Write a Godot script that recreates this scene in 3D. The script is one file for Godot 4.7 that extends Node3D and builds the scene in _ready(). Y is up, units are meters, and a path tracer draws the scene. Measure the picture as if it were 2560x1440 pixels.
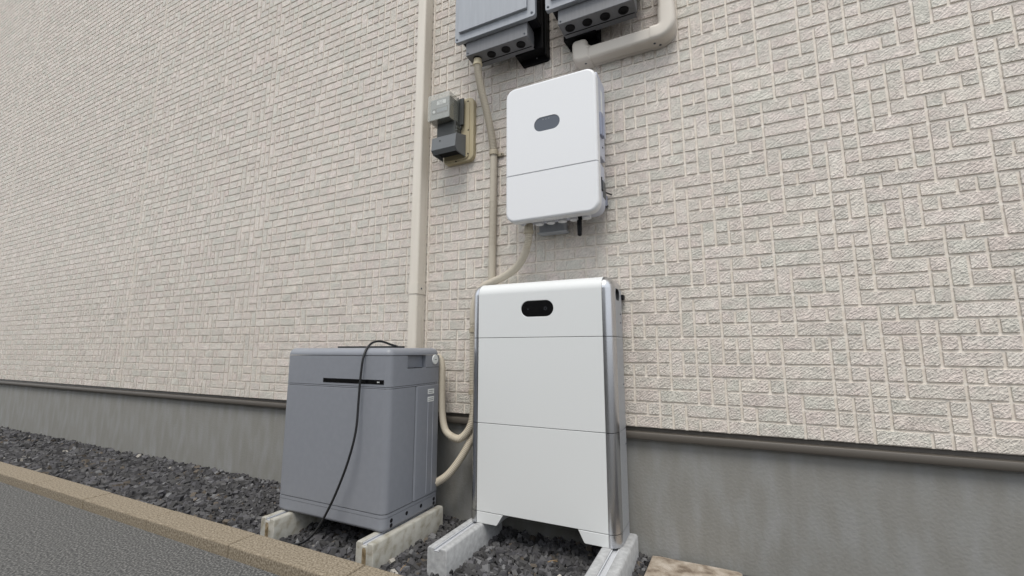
extends Node3D
# A wall-hung solar inverter and a floor-standing battery beside a tiled house wall, overcast daylight.
# y up, metres. The wall runs along x; z points from the wall to the viewer.

const WALL_Z := -0.190      # faces of the siding bricks stand about here
const GROOVE_Z := -0.1964   # bottom of the grooves between them
const BASE_Z := -0.214      # concrete foundation
const U := 0.0478           # siding grid, across
const H := 0.0508          # siding grid, up
const X0 := -0.3355
const Y0 := 0.4885

var rng := RandomNumberGenerator.new()
var M := {}
var taken := {}

# ------------------------------------------------------------------ mesh builder
class MB:
	var v := PackedVector3Array()
	var n := PackedVector3Array()
	var c := PackedColorArray()
	var xf := Transform3D.IDENTITY
	var col := Color(1, 1, 1)
	var use_col := false
	func tri(a: Vector3, b: Vector3, d: Vector3, na: Vector3, nb: Vector3, nd: Vector3) -> void:
		var g := (b - a).cross(d - a)
		if g.length_squared() < 1e-18: return
		var flip := g.dot(na + nb + nd) > 0.0
		a = xf * a; b = xf * b; d = xf * d
		na = (xf.basis * na).normalized(); nb = (xf.basis * nb).normalized(); nd = (xf.basis * nd).normalized()
		if flip:
			v.append(a); v.append(d); v.append(b); n.append(na); n.append(nd); n.append(nb)
		else:
			v.append(a); v.append(b); v.append(d); n.append(na); n.append(nb); n.append(nd)
		if use_col:
			c.append(col); c.append(col); c.append(col)
	func quad(a: Vector3, b: Vector3, d: Vector3, e: Vector3, na: Vector3, nb: Vector3, nd: Vector3, ne: Vector3) -> void:
		tri(a, b, d, na, nb, nd); tri(a, d, e, na, nd, ne)
	func flat(a: Vector3, b: Vector3, d: Vector3, e: Vector3, nn: Vector3) -> void:
		quad(a, b, d, e, nn, nn, nn, nn)
	# box with rounded edges
	func rbox(ctr: Vector3, size: Vector3, r := 0.003, k := 2) -> void:
		var h := size * 0.5
		r = min(r, min(h.x, min(h.y, h.z)) * 0.98)
		var cs := []
		for ax in 3:
			var l: Array[float] = []
			for i in k + 1: l.append(-h[ax] + r * (1.0 - tan((1.0 - float(i) / k) * PI / 4)))
			for i in k + 1: l.append(h[ax] - r * (1.0 - tan((float(i) / k) * PI / 4)))
			cs.append(l)
		for ax in 3:
			var b1 := (ax + 1) % 3
			var b2 := (ax + 2) % 3
			for s in [-1.0, 1.0]:
				var m: int = 2 * k + 2
				for i in m - 1:
					for j in m - 1:
						var q := []
						for o in [[0, 0], [1, 0], [1, 1], [0, 1]]:
							var p := Vector3.ZERO
							p[ax] = s * h[ax]; p[b1] = cs[b1][i + o[0]]; p[b2] = cs[b2][j + o[1]]
							var inn := p.clamp(-h + Vector3.ONE * r, h - Vector3.ONE * r)
							var nn := (p - inn).normalized()
							q.append([ctr + inn + nn * r, nn])
						quad(q[0][0], q[1][0], q[2][0], q[3][0], q[0][1], q[1][1], q[2][1], q[3][1])
	func box(ctr: Vector3, size: Vector3) -> void:
		var h := size * 0.5
		for ax in 3:
			var b1 := (ax + 1) % 3
			var b2 := (ax + 2) % 3
			for s in [-1.0, 1.0]:
				var q := []
				for o in [[-1, -1], [1, -1], [1, 1], [-1, 1]]:
					var p := Vector3.ZERO
					p[ax] = s * h[ax]; p[b1] = o[0] * h[b1]; p[b2] = o[1] * h[b2]
					q.append(ctr + p)
				var nn := Vector3.ZERO
				nn[ax] = s
				flat(q[0], q[1], q[2], q[3], nn)
	static func area(poly: PackedVector2Array) -> float:
		var s := 0.0
		for i in poly.size():
			s += poly[i].cross(poly[(i + 1) % poly.size()])
		return s * 0.5
	static func ccw(poly: PackedVector2Array) -> PackedVector2Array:
		var p := poly.duplicate()
		if area(p) < 0: p.reverse()
		return p
	# polygon extruded along local z from z0 to z1; edges at z1 (and z0) rounded by r (r0)
	func prism(poly_in: PackedVector2Array, z0: float, z1: float, r := 0.0, r0 := 0.0, steps := 3, cap0 := true, cap1 := true, sharp := -1) -> void:
		var poly := ccw(poly_in)
		var m := poly.size()
		var en := []
		for i in m:
			var d: Vector2 = (poly[(i + 1) % m] - poly[i]).normalized()
			en.append(Vector2(d.y, -d.x))
		var vs := []; var ve := []; var mit := []   # normal at start of edge i, at its end, mitre at vertex i
		for i in m:
			var pv: Vector2 = en[(i + m - 1) % m]
			var av: Vector2 = (pv + en[i]).normalized()
			mit.append(av / max(0.3, av.dot(en[i])))
		if sharp >= 0:      # one edge keeps a much smaller bevel
			for i in [sharp, (sharp + 1) % m]:
				var a: Vector2 = en[(i + m - 1) % m]; var b: Vector2 = en[i]
				var wa := 0.15 if (i + m - 1) % m == sharp else 1.0
				var wb := 0.15 if i == sharp else 1.0
				var det := a.x * b.y - a.y * b.x
				mit[i] = Vector2(wa * b.y - wb * a.y, wb * a.x - wa * b.x) / det
		for i in m:
			var pv: Vector2 = en[(i + m - 1) % m]
			var nx: Vector2 = en[(i + 1) % m]
			vs.append((pv + en[i]).normalized() if pv.dot(en[i]) > 0.7 else en[i])
			ve.append((nx + en[i]).normalized() if nx.dot(en[i]) > 0.7 else en[i])
		var rows := []   # inset, z, tilt
		if r0 > 0:
			for s in steps + 1:
				var a := PI / 2 * (1.0 - float(s) / steps)
				rows.append([r0 * (1 - cos(a)), z0 + r0 * (1 - sin(a)), -a])
		else: rows.append([0.0, z0, 0.0])
		if r > 0:
			for s in steps + 1:
				var a := PI / 2 * float(s) / steps
				rows.append([r * (1 - cos(a)), z1 - r * (1 - sin(a)), a])
		else: rows.append([0.0, z1, 0.0])
		for k in rows.size() - 1:
			for i in m:
				var j := (i + 1) % m
				var q := []
				for e in [[k, i, 0], [k, j, 1], [k + 1, j, 1], [k + 1, i, 0]]:
					var rw = rows[e[0]]
					var p2: Vector2 = poly[e[1]] - mit[e[1]] * rw[0]
					var n2: Vector2 = vs[i] if e[2] == 0 else ve[i]
					q.append(Vector3(p2.x, p2.y, rw[1]))
					q.append(Vector3(n2.x * cos(rw[2]), n2.y * cos(rw[2]), sin(rw[2])))
				quad(q[0], q[2], q[4], q[6], q[1], q[3], q[5], q[7])
		for e in [0, 1]:
			if (e == 0 and not cap0) or (e == 1 and not cap1): continue
			var rw = rows[0] if e == 0 else rows[rows.size() - 1]
			var pp := PackedVector2Array()
			for i in m: pp.append(poly[i] - mit[i] * rw[0])
			var ix := Geometry2D.triangulate_polygon(pp)
			var nn := Vector3(0, 0, -1 if e == 0 else 1)
			for t in range(0, ix.size(), 3):
				tri(Vector3(pp[ix[t]].x, pp[ix[t]].y, rw[1]), Vector3(pp[ix[t + 1]].x, pp[ix[t + 1]].y, rw[1]), Vector3(pp[ix[t + 2]].x, pp[ix[t + 2]].y, rw[1]), nn, nn, nn)
	# plate with a hole: outer and inner outlines with the same number of points, walls going back by depth and a floor
	func holed(outer: PackedVector2Array, inner: PackedVector2Array, z: float) -> void:
		var m := outer.size()
		var nn := Vector3(0, 0, 1)
		for i in m:
			var j := (i + 1) % m
			flat(Vector3(outer[i].x, outer[i].y, z), Vector3(outer[j].x, outer[j].y, z), Vector3(inner[j].x, inner[j].y, z), Vector3(inner[i].x, inner[i].y, z), nn)
	func well(inner_in: PackedVector2Array, z: float, depth: float, with_floor := true) -> void:
		var inner := ccw(inner_in)
		var m := inner.size()
		for i in m:
			var j := (i + 1) % m
			var d := (inner[j] - inner[i]).normalized()
			var nn := Vector3(-d.y, d.x, 0)
			flat(Vector3(inner[i].x, inner[i].y, z), Vector3(inner[j].x, inner[j].y, z), Vector3(inner[j].x, inner[j].y, z - depth), Vector3(inner[i].x, inner[i].y, z - depth), nn)
		if with_floor:
			var ix := Geometry2D.triangulate_polygon(inner)
			var up := Vector3(0, 0, 1)
			for t in range(0, ix.size(), 3):
				tri(Vector3(inner[ix[t]].x, inner[ix[t]].y, z - depth), Vector3(inner[ix[t + 1]].x, inner[ix[t + 1]].y, z - depth), Vector3(inner[ix[t + 2]].x, inner[ix[t + 2]].y, z - depth), up, up, up)
	# round tube through points; ribs > 0 makes a corrugated conduit of that pitch
	func tube(pts: PackedVector3Array, r: float, sides := 14, rib := 0.0, rib_h := 0.0012, caps := true) -> void:
		var cv := Curve3D.new()
		cv.bake_interval = 0.004
		for i in pts.size():
			var t := Vector3.ZERO
			if i > 0 and i < pts.size() - 1:
				t = (pts[i + 1] - pts[i - 1]).normalized()
				cv.add_point(pts[i], -t * pts[i].distance_to(pts[i - 1]) * 0.34, t * pts[i].distance_to(pts[i + 1]) * 0.34)
			else: cv.add_point(pts[i])
		var L := cv.get_baked_length()
		var step: float = rib / 4.0 if rib > 0 else 0.012
		var m: int = max(2, int(L / step))
		var up := Vector3.ZERO
		var prev := []
		for i in m + 1:
			var o := L * i / m
			var p := cv.sample_baked(o, true)
			var d := (cv.sample_baked(min(L, o + 0.004), true) - cv.sample_baked(max(0.0, o - 0.004), true)).normalized()
			if up == Vector3.ZERO: up = d.cross(Vector3(0.3, 0.2, 1)).normalized()
			up = (up - d * up.dot(d)).normalized()
			var sd := d.cross(up)
			var rr := r
			var slope := 0.0
			if rib > 0:
				rr = r + rib_h * sin(i * PI / 2.0 + PI / 4) * 1.2
				slope = -cos(i * PI / 2.0 + PI / 4) * 0.9
			var ring := []
			for s in sides:
				var a := TAU * s / sides
				var nn := up * cos(a) + sd * sin(a)
				ring.append([p + nn * rr, (nn + d * slope).normalized()])
			if i > 0:
				for s in sides:
					var t := (s + 1) % sides
					quad(prev[s][0], prev[t][0], ring[t][0], ring[s][0], prev[s][1], prev[t][1], ring[t][1], ring[s][1])
			if caps and (i == 0 or i == m):
				var nn2 := -d if i == 0 else d
				for s in sides:
					tri(p, ring[s][0], ring[(s + 1) % sides][0], nn2, nn2, nn2)
			prev = ring
	# closed profile (a: to the side, b: outward along z) swept along a path that lies in an xy plane
	func sweep_xy(path: PackedVector2Array, prof_in: PackedVector2Array, z: float) -> void:
		var prof := ccw(prof_in)
		var m := prof.size()
		var pn := []
		for i in m:
			var a: Vector2 = (prof[i] - prof[(i + m - 1) % m]).normalized()
			var b: Vector2 = (prof[(i + 1) % m] - prof[i]).normalized()
			pn.append([Vector2(b.y, -b.x), Vector2(a.y, -a.x)])
		var prev := []
		for k in path.size():
			var t := (path[min(k + 1, path.size() - 1)] - path[max(k - 1, 0)]).normalized()
			var sd := Vector2(-t.y, t.x)
			if k > 0 and k < path.size() - 1:
				var t0 := (path[k] - path[k - 1]).normalized()
				sd = sd / max(0.4, sd.dot(Vector2(-t0.y, t0.x)))
			var ring := []
			for i in m: ring.append(Vector3(path[k].x + sd.x * prof[i].x, path[k].y + sd.y * prof[i].x, z + prof[i].y))
			var s3 := Vector3(sd.x, sd.y, 0).normalized()
			var ns := []
			for i in m:
				var e: Vector2 = pn[i][0]        # edge leaving i
				var p0: Vector2 = pn[i][1]
				var st: Vector2 = (e + p0).normalized() if e.dot(p0) > 0.7 else e
				var j := (i + 1) % m
				var e2: Vector2 = pn[j][0]
				var en: Vector2 = (e + e2).normalized() if e.dot(e2) > 0.7 else e
				ns.append([s3 * st.x + Vector3(0, 0, st.y), s3 * en.x + Vector3(0, 0, en.y)])
			if k > 0:
				var pr = prev[0]; var pns = prev[1]
				for i in m:
					var j := (i + 1) % m
					quad(pr[i], pr[j], ring[j], ring[i], pns[i][0], pns[i][1], ns[i][1], ns[i][0])
			if k == 0 or k == path.size() - 1:
				var nn := Vector3(t.x, t.y, 0) * (-1.0 if k == 0 else 1.0)
				var ix := Geometry2D.triangulate_polygon(prof)
				for q in range(0, ix.size(), 3): tri(ring[ix[q]], ring[ix[q + 1]], ring[ix[q + 2]], nn, nn, nn)
			prev = [ring, ns]
	# turned shape about local y: profile of (radius, y)
	func lathe(prof: PackedVector2Array, at: Vector3, sides := 20) -> void:
		for i in prof.size() - 1:
			var d := (prof[i + 1] - prof[i]).normalized()
			for s in sides:
				var a := TAU * s / sides
				var b := TAU * (s + 1) / sides
				var ra := Vector3(cos(a), 0, sin(a)); var rb := Vector3(cos(b), 0, sin(b))
				var up := Vector3(0, 1, 0)
				var na := ra * d.y - up * d.x; var nb := rb * d.y - up * d.x
				quad(at + ra * prof[i].x + up * prof[i].y, at + rb * prof[i].x + up * prof[i].y, at + rb * prof[i + 1].x + up * prof[i + 1].y, at + ra * prof[i + 1].x + up * prof[i + 1].y, na, nb, nb, na)
	func mesh() -> ArrayMesh:
		var a := []
		a.resize(Mesh.ARRAY_MAX)
		a[Mesh.ARRAY_VERTEX] = v
		a[Mesh.ARRAY_NORMAL] = n
		if use_col: a[Mesh.ARRAY_COLOR] = c
		var am := ArrayMesh.new()
		am.add_surface_from_arrays(Mesh.PRIMITIVE_TRIANGLES, a)
		return am

# ------------------------------------------------------------------ small helpers
func rrect(x0: float, y0: float, x1: float, y1: float, r: float, k := 5) -> PackedVector2Array:
	var p := PackedVector2Array()
	for q in [[x1 - r, y0 + r, -90], [x1 - r, y1 - r, 0], [x0 + r, y1 - r, 90], [x0 + r, y0 + r, 180]]:
		for i in k + 1:
			var a := deg_to_rad(q[2] + 90.0 * i / k)
			p.append(Vector2(q[0] + cos(a) * r, q[1] + sin(a) * r))
	return p

# the outer rectangle met by rays from the hole's own outline, so both have as many points
func around(inner: PackedVector2Array, x0: float, y0: float, x1: float, y1: float) -> PackedVector2Array:
	var cc := Vector2.ZERO
	for p in inner: cc += p
	cc /= inner.size()
	var out := PackedVector2Array()
	var corners := [Vector2(x0, y0), Vector2(x1, y0), Vector2(x1, y1), Vector2(x0, y1)]
	for p in inner:
		var d := (p - cc).normalized()
		var t := 1e9
		if absf(d.x) > 1e-6: t = min(t, ((x1 if d.x > 0 else x0) - cc.x) / d.x)
		if absf(d.y) > 1e-6: t = min(t, ((y1 if d.y > 0 else y0) - cc.y) / d.y)
		out.append(cc + d * t)
	for k in corners:        # snap the nearest ray to each corner
		var best := 0; var bd := 1e9
		for i in out.size():
			var dd: float = (inner[i] - cc).normalized().distance_to((k - cc).normalized())
			if dd < bd: bd = dd; best = i
		out[best] = k
	return out

func numbered(called: String) -> String:
	if not taken.has(called):
		taken[called] = 0
		return called
	taken[called] += 1
	return "%s_%03d" % [called, taken[called]]

func thing(called: String, label: String, category: String, group := "") -> Node3D:
	var o := Node3D.new()
	o.name = numbered(called)
	add_child(o)
	tag(o, label, category, group)
	return o

func tag(o: Node, label: String, category: String, group := "") -> void:
	o.set_meta("label", label)
	o.set_meta("category", category)
	if group != "": o.set_meta("group", group)

func obj(called: String, mb: MB, m: Material, parent: Node = null) -> MeshInstance3D:
	var o := MeshInstance3D.new()
	o.mesh = mb.mesh()
	o.material_override = m
	if parent == null:
		o.name = numbered(called)
		add_child(o)
	else:
		o.name = called
		parent.add_child(o, true)
	return o

func struct(called: String, mb: MB, m: Material) -> MeshInstance3D:
	var o := obj(called, mb, m)
	o.set_meta("kind", "structure")
	return o

# along x: local (x,y,z) -> the extrusion axis z becomes world x, local x becomes world -z
func side_xf() -> Transform3D: return Transform3D(Basis(Vector3(0, 0, -1), Vector3(0, 1, 0), Vector3(1, 0, 0)), Vector3.ZERO)
# upright extrusion: local x -> x, local y -> -z, local z -> y
func up_xf() -> Transform3D: return Transform3D(Basis(Vector3(1, 0, 0), Vector3(0, 0, -1), Vector3(0, 1, 0)), Vector3.ZERO)

# ------------------------------------------------------------------ materials
func noise_img(size: int, freq: float, seed_: int, oct := 4, stretch := Vector2.ONE, type := FastNoiseLite.TYPE_SIMPLEX_SMOOTH, rot := 0.0) -> Image:
	var f := FastNoiseLite.new()
	f.seed = seed_; f.noise_type = type; f.frequency = freq
	f.fractal_type = FastNoiseLite.FRACTAL_FBM; f.fractal_octaves = oct
	if stretch == Vector2.ONE and rot == 0.0:
		return f.get_seamless_image(size, size)
	# tile by sampling on a torus-like blend of four shifted copies
	var im := Image.create(size, size, false, Image.FORMAT_L8)
	var cr := cos(rot); var sr := sin(rot)
	for y in size:
		for x in size:
			var u := float(x) / size; var w := float(y) / size
			var s := 0.0
			for o in [[0, 0], [1, 0], [0, 1], [1, 1]]:
				var px := float(x - o[0] * size); var py := float(y - o[1] * size)
				var wt: float = (u if o[0] == 1 else 1.0 - u) * (w if o[1] == 1 else 1.0 - w)
				s += wt * f.get_noise_2d((px * cr - py * sr) * stretch.x, (px * sr + py * cr) * stretch.y)
			im.set_pixel(x, y, Color.from_hsv(0, 0, clampf(0.5 + s * 0.75, 0, 1)))
	return im

func ramp_tex(im: Image, stops: Array) -> ImageTexture:
	var g := Gradient.new()
	g.offsets = PackedFloat32Array(); g.colors = PackedColorArray()
	var offs := PackedFloat32Array(); var cols := PackedColorArray()
	for s in stops: offs.append(s[0]); cols.append(s[1])
	g.offsets = offs; g.colors = cols
	var lut := []
	for i in 256: lut.append(g.sample(i / 255.0))
	var out := Image.create(im.get_width(), im.get_height(), false, Image.FORMAT_RGB8)
	for y in im.get_height():
		for x in im.get_width():
			out.set_pixel(x, y, lut[int(im.get_pixel(x, y).r * 255)])
	return ImageTexture.create_from_image(out)

func normal_tex(im: Image, strength: float) -> ImageTexture:
	var b := im.duplicate() as Image
	b.convert(Image.FORMAT_RGBA8)
	b.bump_map_to_normal_map(strength)
	return ImageTexture.create_from_image(b)

func pm(colour: Color, rough := 0.6, metal := 0.0, spec := 0.5) -> StandardMaterial3D:
	var m := StandardMaterial3D.new()
	m.albedo_color = colour; m.roughness = rough; m.metallic = metal; m.metallic_specular = spec
	return m

func tri_map(m: StandardMaterial3D, per_metre: float, world := true) -> void:
	m.uv1_triplanar = true
	m.uv1_world_triplanar = world
	m.uv1_scale = Vector3.ONE * per_metre

func C8(r: int, g: int, b: int) -> Color: return Color(r / 255.0, g / 255.0, b / 255.0)

func build_materials() -> void:
	# split-faced siding: chiselled relief, drawn out a little along one diagonal
	var sz := 768
	var f := FastNoiseLite.new()
	f.seed = 11; f.noise_type = FastNoiseLite.TYPE_SIMPLEX_SMOOTH; f.frequency = 0.075
	f.fractal_type = FastNoiseLite.FRACTAL_FBM; f.fractal_octaves = 4; f.fractal_gain = 0.6
	var raw := f.get_seamless_image(sz, sz / 2)
	raw.resize(sz, sz, Image.INTERPOLATE_BILINEAR)
	f.seed = 13; f.frequency = 0.085
	var fineg := f.get_seamless_image(sz, sz)
	f.seed = 12; f.frequency = 0.009; f.fractal_octaves = 3
	var hue := f.get_seamless_image(sz, sz)
	var chisel := Image.create(sz, sz, false, Image.FORMAT_L8)
	var mott := Image.create(sz, sz, false, Image.FORMAT_RGB8)
	var rose := Color(1.0, 0.982, 0.973)
	var moss := Color(0.978, 0.98, 0.966)
	for y in sz:
		for x in sz:
			var c0 := raw.get_pixel((x + y) % sz, y).r * 0.55 + fineg.get_pixel(x, y).r * 0.45
			chisel.set_pixel(x, y, Color(c0, c0, c0))
			var h := clampf((hue.get_pixel(x, y).r - 0.30) * 2.4, 0, 1)
			var k := 0.85 + 0.15 * smoothstep(0.2, 0.75, c0)
			mott.set_pixel(x, y, moss.lerp(rose, h) * k)
	var chisel_n := normal_tex(chisel, 9.0)
	var grain := noise_img(512, 0.03, 5, 5)
	var brick_mott := ImageTexture.create_from_image(mott)
	var tints := [C8(222, 216, 209), C8(224, 217, 210), C8(222, 214, 208), C8(218, 214, 207), C8(225, 218, 212)]
	M.tints = tints
	M.brick = []
	for t in tints:
		var m := pm(t, 0.85)
		m.albedo_texture = brick_mott
		m.normal_enabled = true; m.normal_texture = chisel_n; m.normal_scale = 0.8
		tri_map(m, 1.5)
		M.brick.append(m)
	var mf: StandardMaterial3D = M.brick[0].duplicate()
	mf.albedo_color = Color.WHITE
	mf.vertex_color_use_as_albedo = true
	M.brick_field = mf
	M.groove = pm(C8(234, 227, 218), 0.9)
	M.groove.albedo_texture = ramp_tex(grain, [[0.0, C8(225, 222, 218)], [1.0, C8(255, 255, 255)]])
	tri_map(M.groove, 2.0)
	# concrete
	var big := noise_img(512, 0.012, 21, 5, Vector2(1.7, 0.45))
	var cn := normal_tex(noise_img(512, 0.12, 8, 3), 1.2)
	M.found = pm(Color.WHITE, 0.92)
	M.found.albedo_texture = ramp_tex(big, [[0.15, C8(127, 126, 121)], [0.45, C8(132, 131, 127)], [0.6, C8(135, 135, 132)], [0.85, C8(141, 141, 140)]])
	M.found.normal_enabled = true; M.found.normal_texture = cn; M.found.normal_scale = 0.35
	tri_map(M.found, 1.1)
	M.conc = pm(Color.WHITE, 0.9)
	var fine := noise_img(512, 0.022, 31, 5)
	M.conc.albedo_texture = ramp_tex(fine, [[0.15, C8(150, 151, 152)], [0.45, C8(162, 163, 164)], [0.6, C8(166, 167, 168)], [0.9, C8(178, 179, 180)]])
	M.conc.normal_enabled = true; M.conc.normal_texture = cn; M.conc.normal_scale = 0.6
	tri_map(M.conc, 3.0)
	M.conc_old = pm(Color.WHITE, 0.93)
	M.conc_old.albedo_texture = ramp_tex(noise_img(512, 0.014, 33, 5), [[0.12, C8(136, 131, 117)], [0.3, C8(154, 151, 141)], [0.48, C8(165, 163, 155)], [0.85, C8(177, 175, 168)]])
	M.conc_old.normal_enabled = true; M.conc_old.normal_texture = cn; M.conc_old.normal_scale = 0.7
	tri_map(M.conc_old, 2.6)
	M.rust = pm(Color.WHITE, 0.95)
	M.rust.albedo_texture = ramp_tex(noise_img(256, 0.02, 37, 4), [[0.2, C8(96, 82, 58)], [0.5, C8(124, 108, 82)], [0.8, C8(146, 134, 112)]])
	tri_map(M.rust, 6.0)
	M.kerb = pm(Color.WHITE, 0.95)
	M.kerb.albedo_texture = ramp_tex(noise_img(512, 0.06, 41, 5), [[0.2, C8(104, 94, 78)], [0.5, C8(132, 121, 104)], [0.8, C8(154, 144, 128)]])
	M.kerb.normal_enabled = true; M.kerb.normal_texture = cn; M.kerb.normal_scale = 1.2
	tri_map(M.kerb, 3.0)
	M.slab = pm(Color.WHITE, 0.95)
	M.slab.albedo_texture = ramp_tex(noise_img(512, 0.012, 43, 5), [[0.15, C8(112, 99, 86)], [0.4, C8(146, 134, 120)], [0.6, C8(162, 151, 138)], [0.85, C8(178, 168, 156)]])
	M.slab.normal_enabled = true; M.slab.normal_texture = cn; M.slab.normal_scale = 1.4
	tri_map(M.slab, 2.2)
	M.dirt = pm(C8(46, 45, 46), 1.0)
	M.pave = pm(Color.WHITE, 0.95)
	M.pave.albedo_texture = ramp_tex(noise_img(512, 0.07, 47, 4), [[0.25, C8(58, 58, 58)], [0.5, C8(84, 84, 83)], [0.75, C8(120, 119, 117)]])
	M.pave.normal_enabled = true; M.pave.normal_texture = cn; M.pave.normal_scale = 1.5
	tri_map(M.pave, 2.6)
	M.stone = pm(Color.WHITE, 0.9)
	M.stone.vertex_color_use_as_albedo = true
	# plastics and metals
	var orange := normal_tex(noise_img(256, 0.25, 51, 2), 0.5)
	M.white = pm(C8(212, 214, 214), 0.42)
	M.white.normal_enabled = true; M.white.normal_texture = orange; M.white.normal_scale = 0.05
	tri_map(M.white, 12.0)
	M.white2 = M.white.duplicate()
	M.white2.albedo_color = C8(220, 221, 223)
	M.lav = pm(C8(186, 189, 200), 0.5)
	M.lav_dark = pm(C8(140, 145, 163), 0.5)
	M.silver = pm(C8(206, 208, 212), 0.27, 1.0)
	M.silver.albedo_color = C8(200, 201, 204)
	var brushed := noise_img(256, 0.02, 61, 3, Vector2(6.0, 0.4))
	M.silver.normal_enabled = true; M.silver.normal_texture = normal_tex(brushed, 0.3); M.silver.normal_scale = 0.12
	tri_map(M.silver, 8.0)
	# perforated side sheet: rows of small punched holes
	var dot := Image.create(64, 64, false, Image.FORMAT_RGB8)
	dot.fill(C8(166, 168, 171))
	for y in 64:
		for x in 64:
			for k in [[16, 16], [48, 48]]:
				if Vector2(x - k[0], y - k[1]).length() < 8.5: dot.set_pixel(x, y, C8(70, 72, 76))
	M.perf = pm(Color.WHITE, 0.5, 0.0)
	M.perf.albedo_texture = ImageTexture.create_from_image(dot)
	tri_map(M.perf, 110.0)
	M.side_plain = pm(C8(160, 162, 166), 0.5, 0.0)
	M.black_gloss = pm(C8(10, 10, 12), 0.12)
	M.black = pm(C8(16, 16, 18), 0.5, 0.0, 0.3)
	M.rubber = pm(C8(24, 25, 27), 0.5)
	M.seam = pm(C8(52, 53, 55), 0.7)
	M.led = pm(C8(78, 84, 94), 0.35)
	M.mark = pm(C8(120, 122, 126), 0.5)
	M.mark_dim = pm(C8(58, 60, 66), 0.5)
	# streaked grey paint
	var streak := noise_img(256, 0.02, 71, 4, Vector2(3.0, 0.25))
	M.pcs = pm(Color.WHITE, 0.45)
	M.pcs.albedo_texture = ramp_tex(streak, [[0.2, C8(154, 158, 164)], [0.8, C8(161, 165, 171)]])
	tri_map(M.pcs, 3.0)
	M.pcs2 = pm(Color.WHITE, 0.5)
	M.pcs2.albedo_texture = ramp_tex(streak, [[0.2, C8(110, 111, 114)], [0.8, C8(116, 117, 120)]])
	tri_map(M.pcs2, 4.0)
	M.sink = pm(C8(26, 26, 30), 0.6, 0.0, 0.3)
	M.bracket = pm(C8(9, 9, 11), 0.55, 0.0, 0.25)
	M.cab = pm(Color.WHITE, 0.42)
	M.cab.albedo_texture = ramp_tex(noise_img(256, 0.05, 73, 4), [[0.2, C8(128, 131, 138)], [0.8, C8(131, 134, 141)]])
	tri_map(M.cab, 2.0)
	M.beige = pm(Color.WHITE, 0.5)
	M.beige.albedo_texture = ramp_tex(streak, [[0.2, C8(207, 200, 188)], [0.8, C8(213, 206, 195)]])
	tri_map(M.beige, 1.6)
	M.beige_grey = pm(C8(200, 193, 183), 0.45)
	M.hose = pm(C8(188, 179, 162), 0.6)
	M.hose2 = pm(C8(178, 170, 155), 0.6)
	M.fit = pm(C8(206, 194, 164), 0.5)
	M.fit2 = pm(C8(168, 158, 138), 0.55)
	M.tan = pm(C8(178, 166, 136), 0.6)
	M.meter_body = pm(C8(74, 76, 72), 0.5)
	M.meter_face = pm(C8(126, 129, 126), 0.5)
	M.meter_dark = pm(C8(58, 60, 58), 0.5)
	M.term = pm(C8(98, 101, 103), 0.45)
	M.lcd = pm(C8(120, 128, 132), 0.3)
	M.paper = pm(C8(222, 224, 222), 0.7)
	M.clear = pm(Color(0.78, 0.78, 0.73, 0.15), 0.06)
	M.clear.transparency = BaseMaterial3D.TRANSPARENCY_ALPHA
	M.steel = pm(C8(150, 152, 154), 0.35, 1.0)
	M.rail = pm(C8(196, 198, 202), 0.55, 0.25)
	M.screw = pm(C8(92, 96, 102), 0.4, 0.8)
	M.flash = pm(C8(84, 79, 73), 0.5)
	M.void_ = pm(C8(12, 12, 13), 0.9)
	M.leaf = pm(C8(150, 122, 84), 0.9)
	# a printed warning label: two text blocks and lines
	var lb := Image.create(64, 40, false, Image.FORMAT_RGB8)
	lb.fill(C8(228, 229, 230))
	lb.fill_rect(Rect2i(8, 8, 10, 24), C8(90, 92, 96))
	var r2 := RandomNumberGenerator.new(); r2.seed = 3
	for row in 3:
		var x := 22
		while x < 56:
			var w := r2.randi_range(2, 6)
			lb.fill_rect(Rect2i(x, 9 + row * 8, w, 5), C8(104, 106, 110))
			x += w + 2
	M.print = pm(Color.WHITE, 0.6)
	M.print.albedo_texture = ImageTexture.create_from_image(lb)

# ------------------------------------------------------------------ scene
var cam: Camera3D
var solids: Array[AABB] = []

func _ready() -> void:
	rng.seed = 20240611
	# camera
	cam = Camera3D.new()
	cam.name = "camera"
	cam.position = Vector3(0.0, 0.797, 1.65)
	cam.rotation = Vector3(deg_to_rad(8.1), deg_to_rad(25.8), 0)
	cam.fov = 67.22
	cam.near = 0.02; cam.far = 200.0
	add_child(cam)
	cam.current = true
	# overcast sky
	var env := Environment.new()
	env.background_mode = Environment.BG_SKY
	var ps := ProceduralSkyMaterial.new()
	ps.sky_top_color = C8(214, 219, 226)
	ps.sky_horizon_color = C8(196, 200, 205)
	ps.sky_curve = 0.25
	ps.ground_bottom_color = C8(96, 95, 92)
	ps.ground_horizon_color = C8(150, 150, 148)
	ps.sun_angle_max = 0.0
	var sky := Sky.new()
	sky.sky_material = ps
	env.sky = sky
	env.background_energy_multiplier = 0.95
	env.tonemap_mode = Environment.TONE_MAPPER_LINEAR
	env.tonemap_exposure = 1.97
	env.sdfgi_enabled = true; env.ssao_enabled = true; env.ssil_enabled = true
	var we := WorldEnvironment.new()
	we.name = "world_environment"
	we.environment = env
	add_child(we)
	var sun := DirectionalLight3D.new()
	sun.name = "sun"
	sun.light_energy = 0.4
	sun.light_angular_distance = 26.0
	sun.light_color = Color(1.0, 0.985, 0.96)
	sun.shadow_enabled = true
	sun.rotation = Vector3(deg_to_rad(-62), deg_to_rad(12), 0)
	add_child(sun)

	build_materials()
	ground()
	house_wall()
	duct_down()
	duct_up()
	power_conditioners()
	meter()
	inverter()
	battery()
	cabinet()
	blocks()
	conduits()
	small_things()

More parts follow.
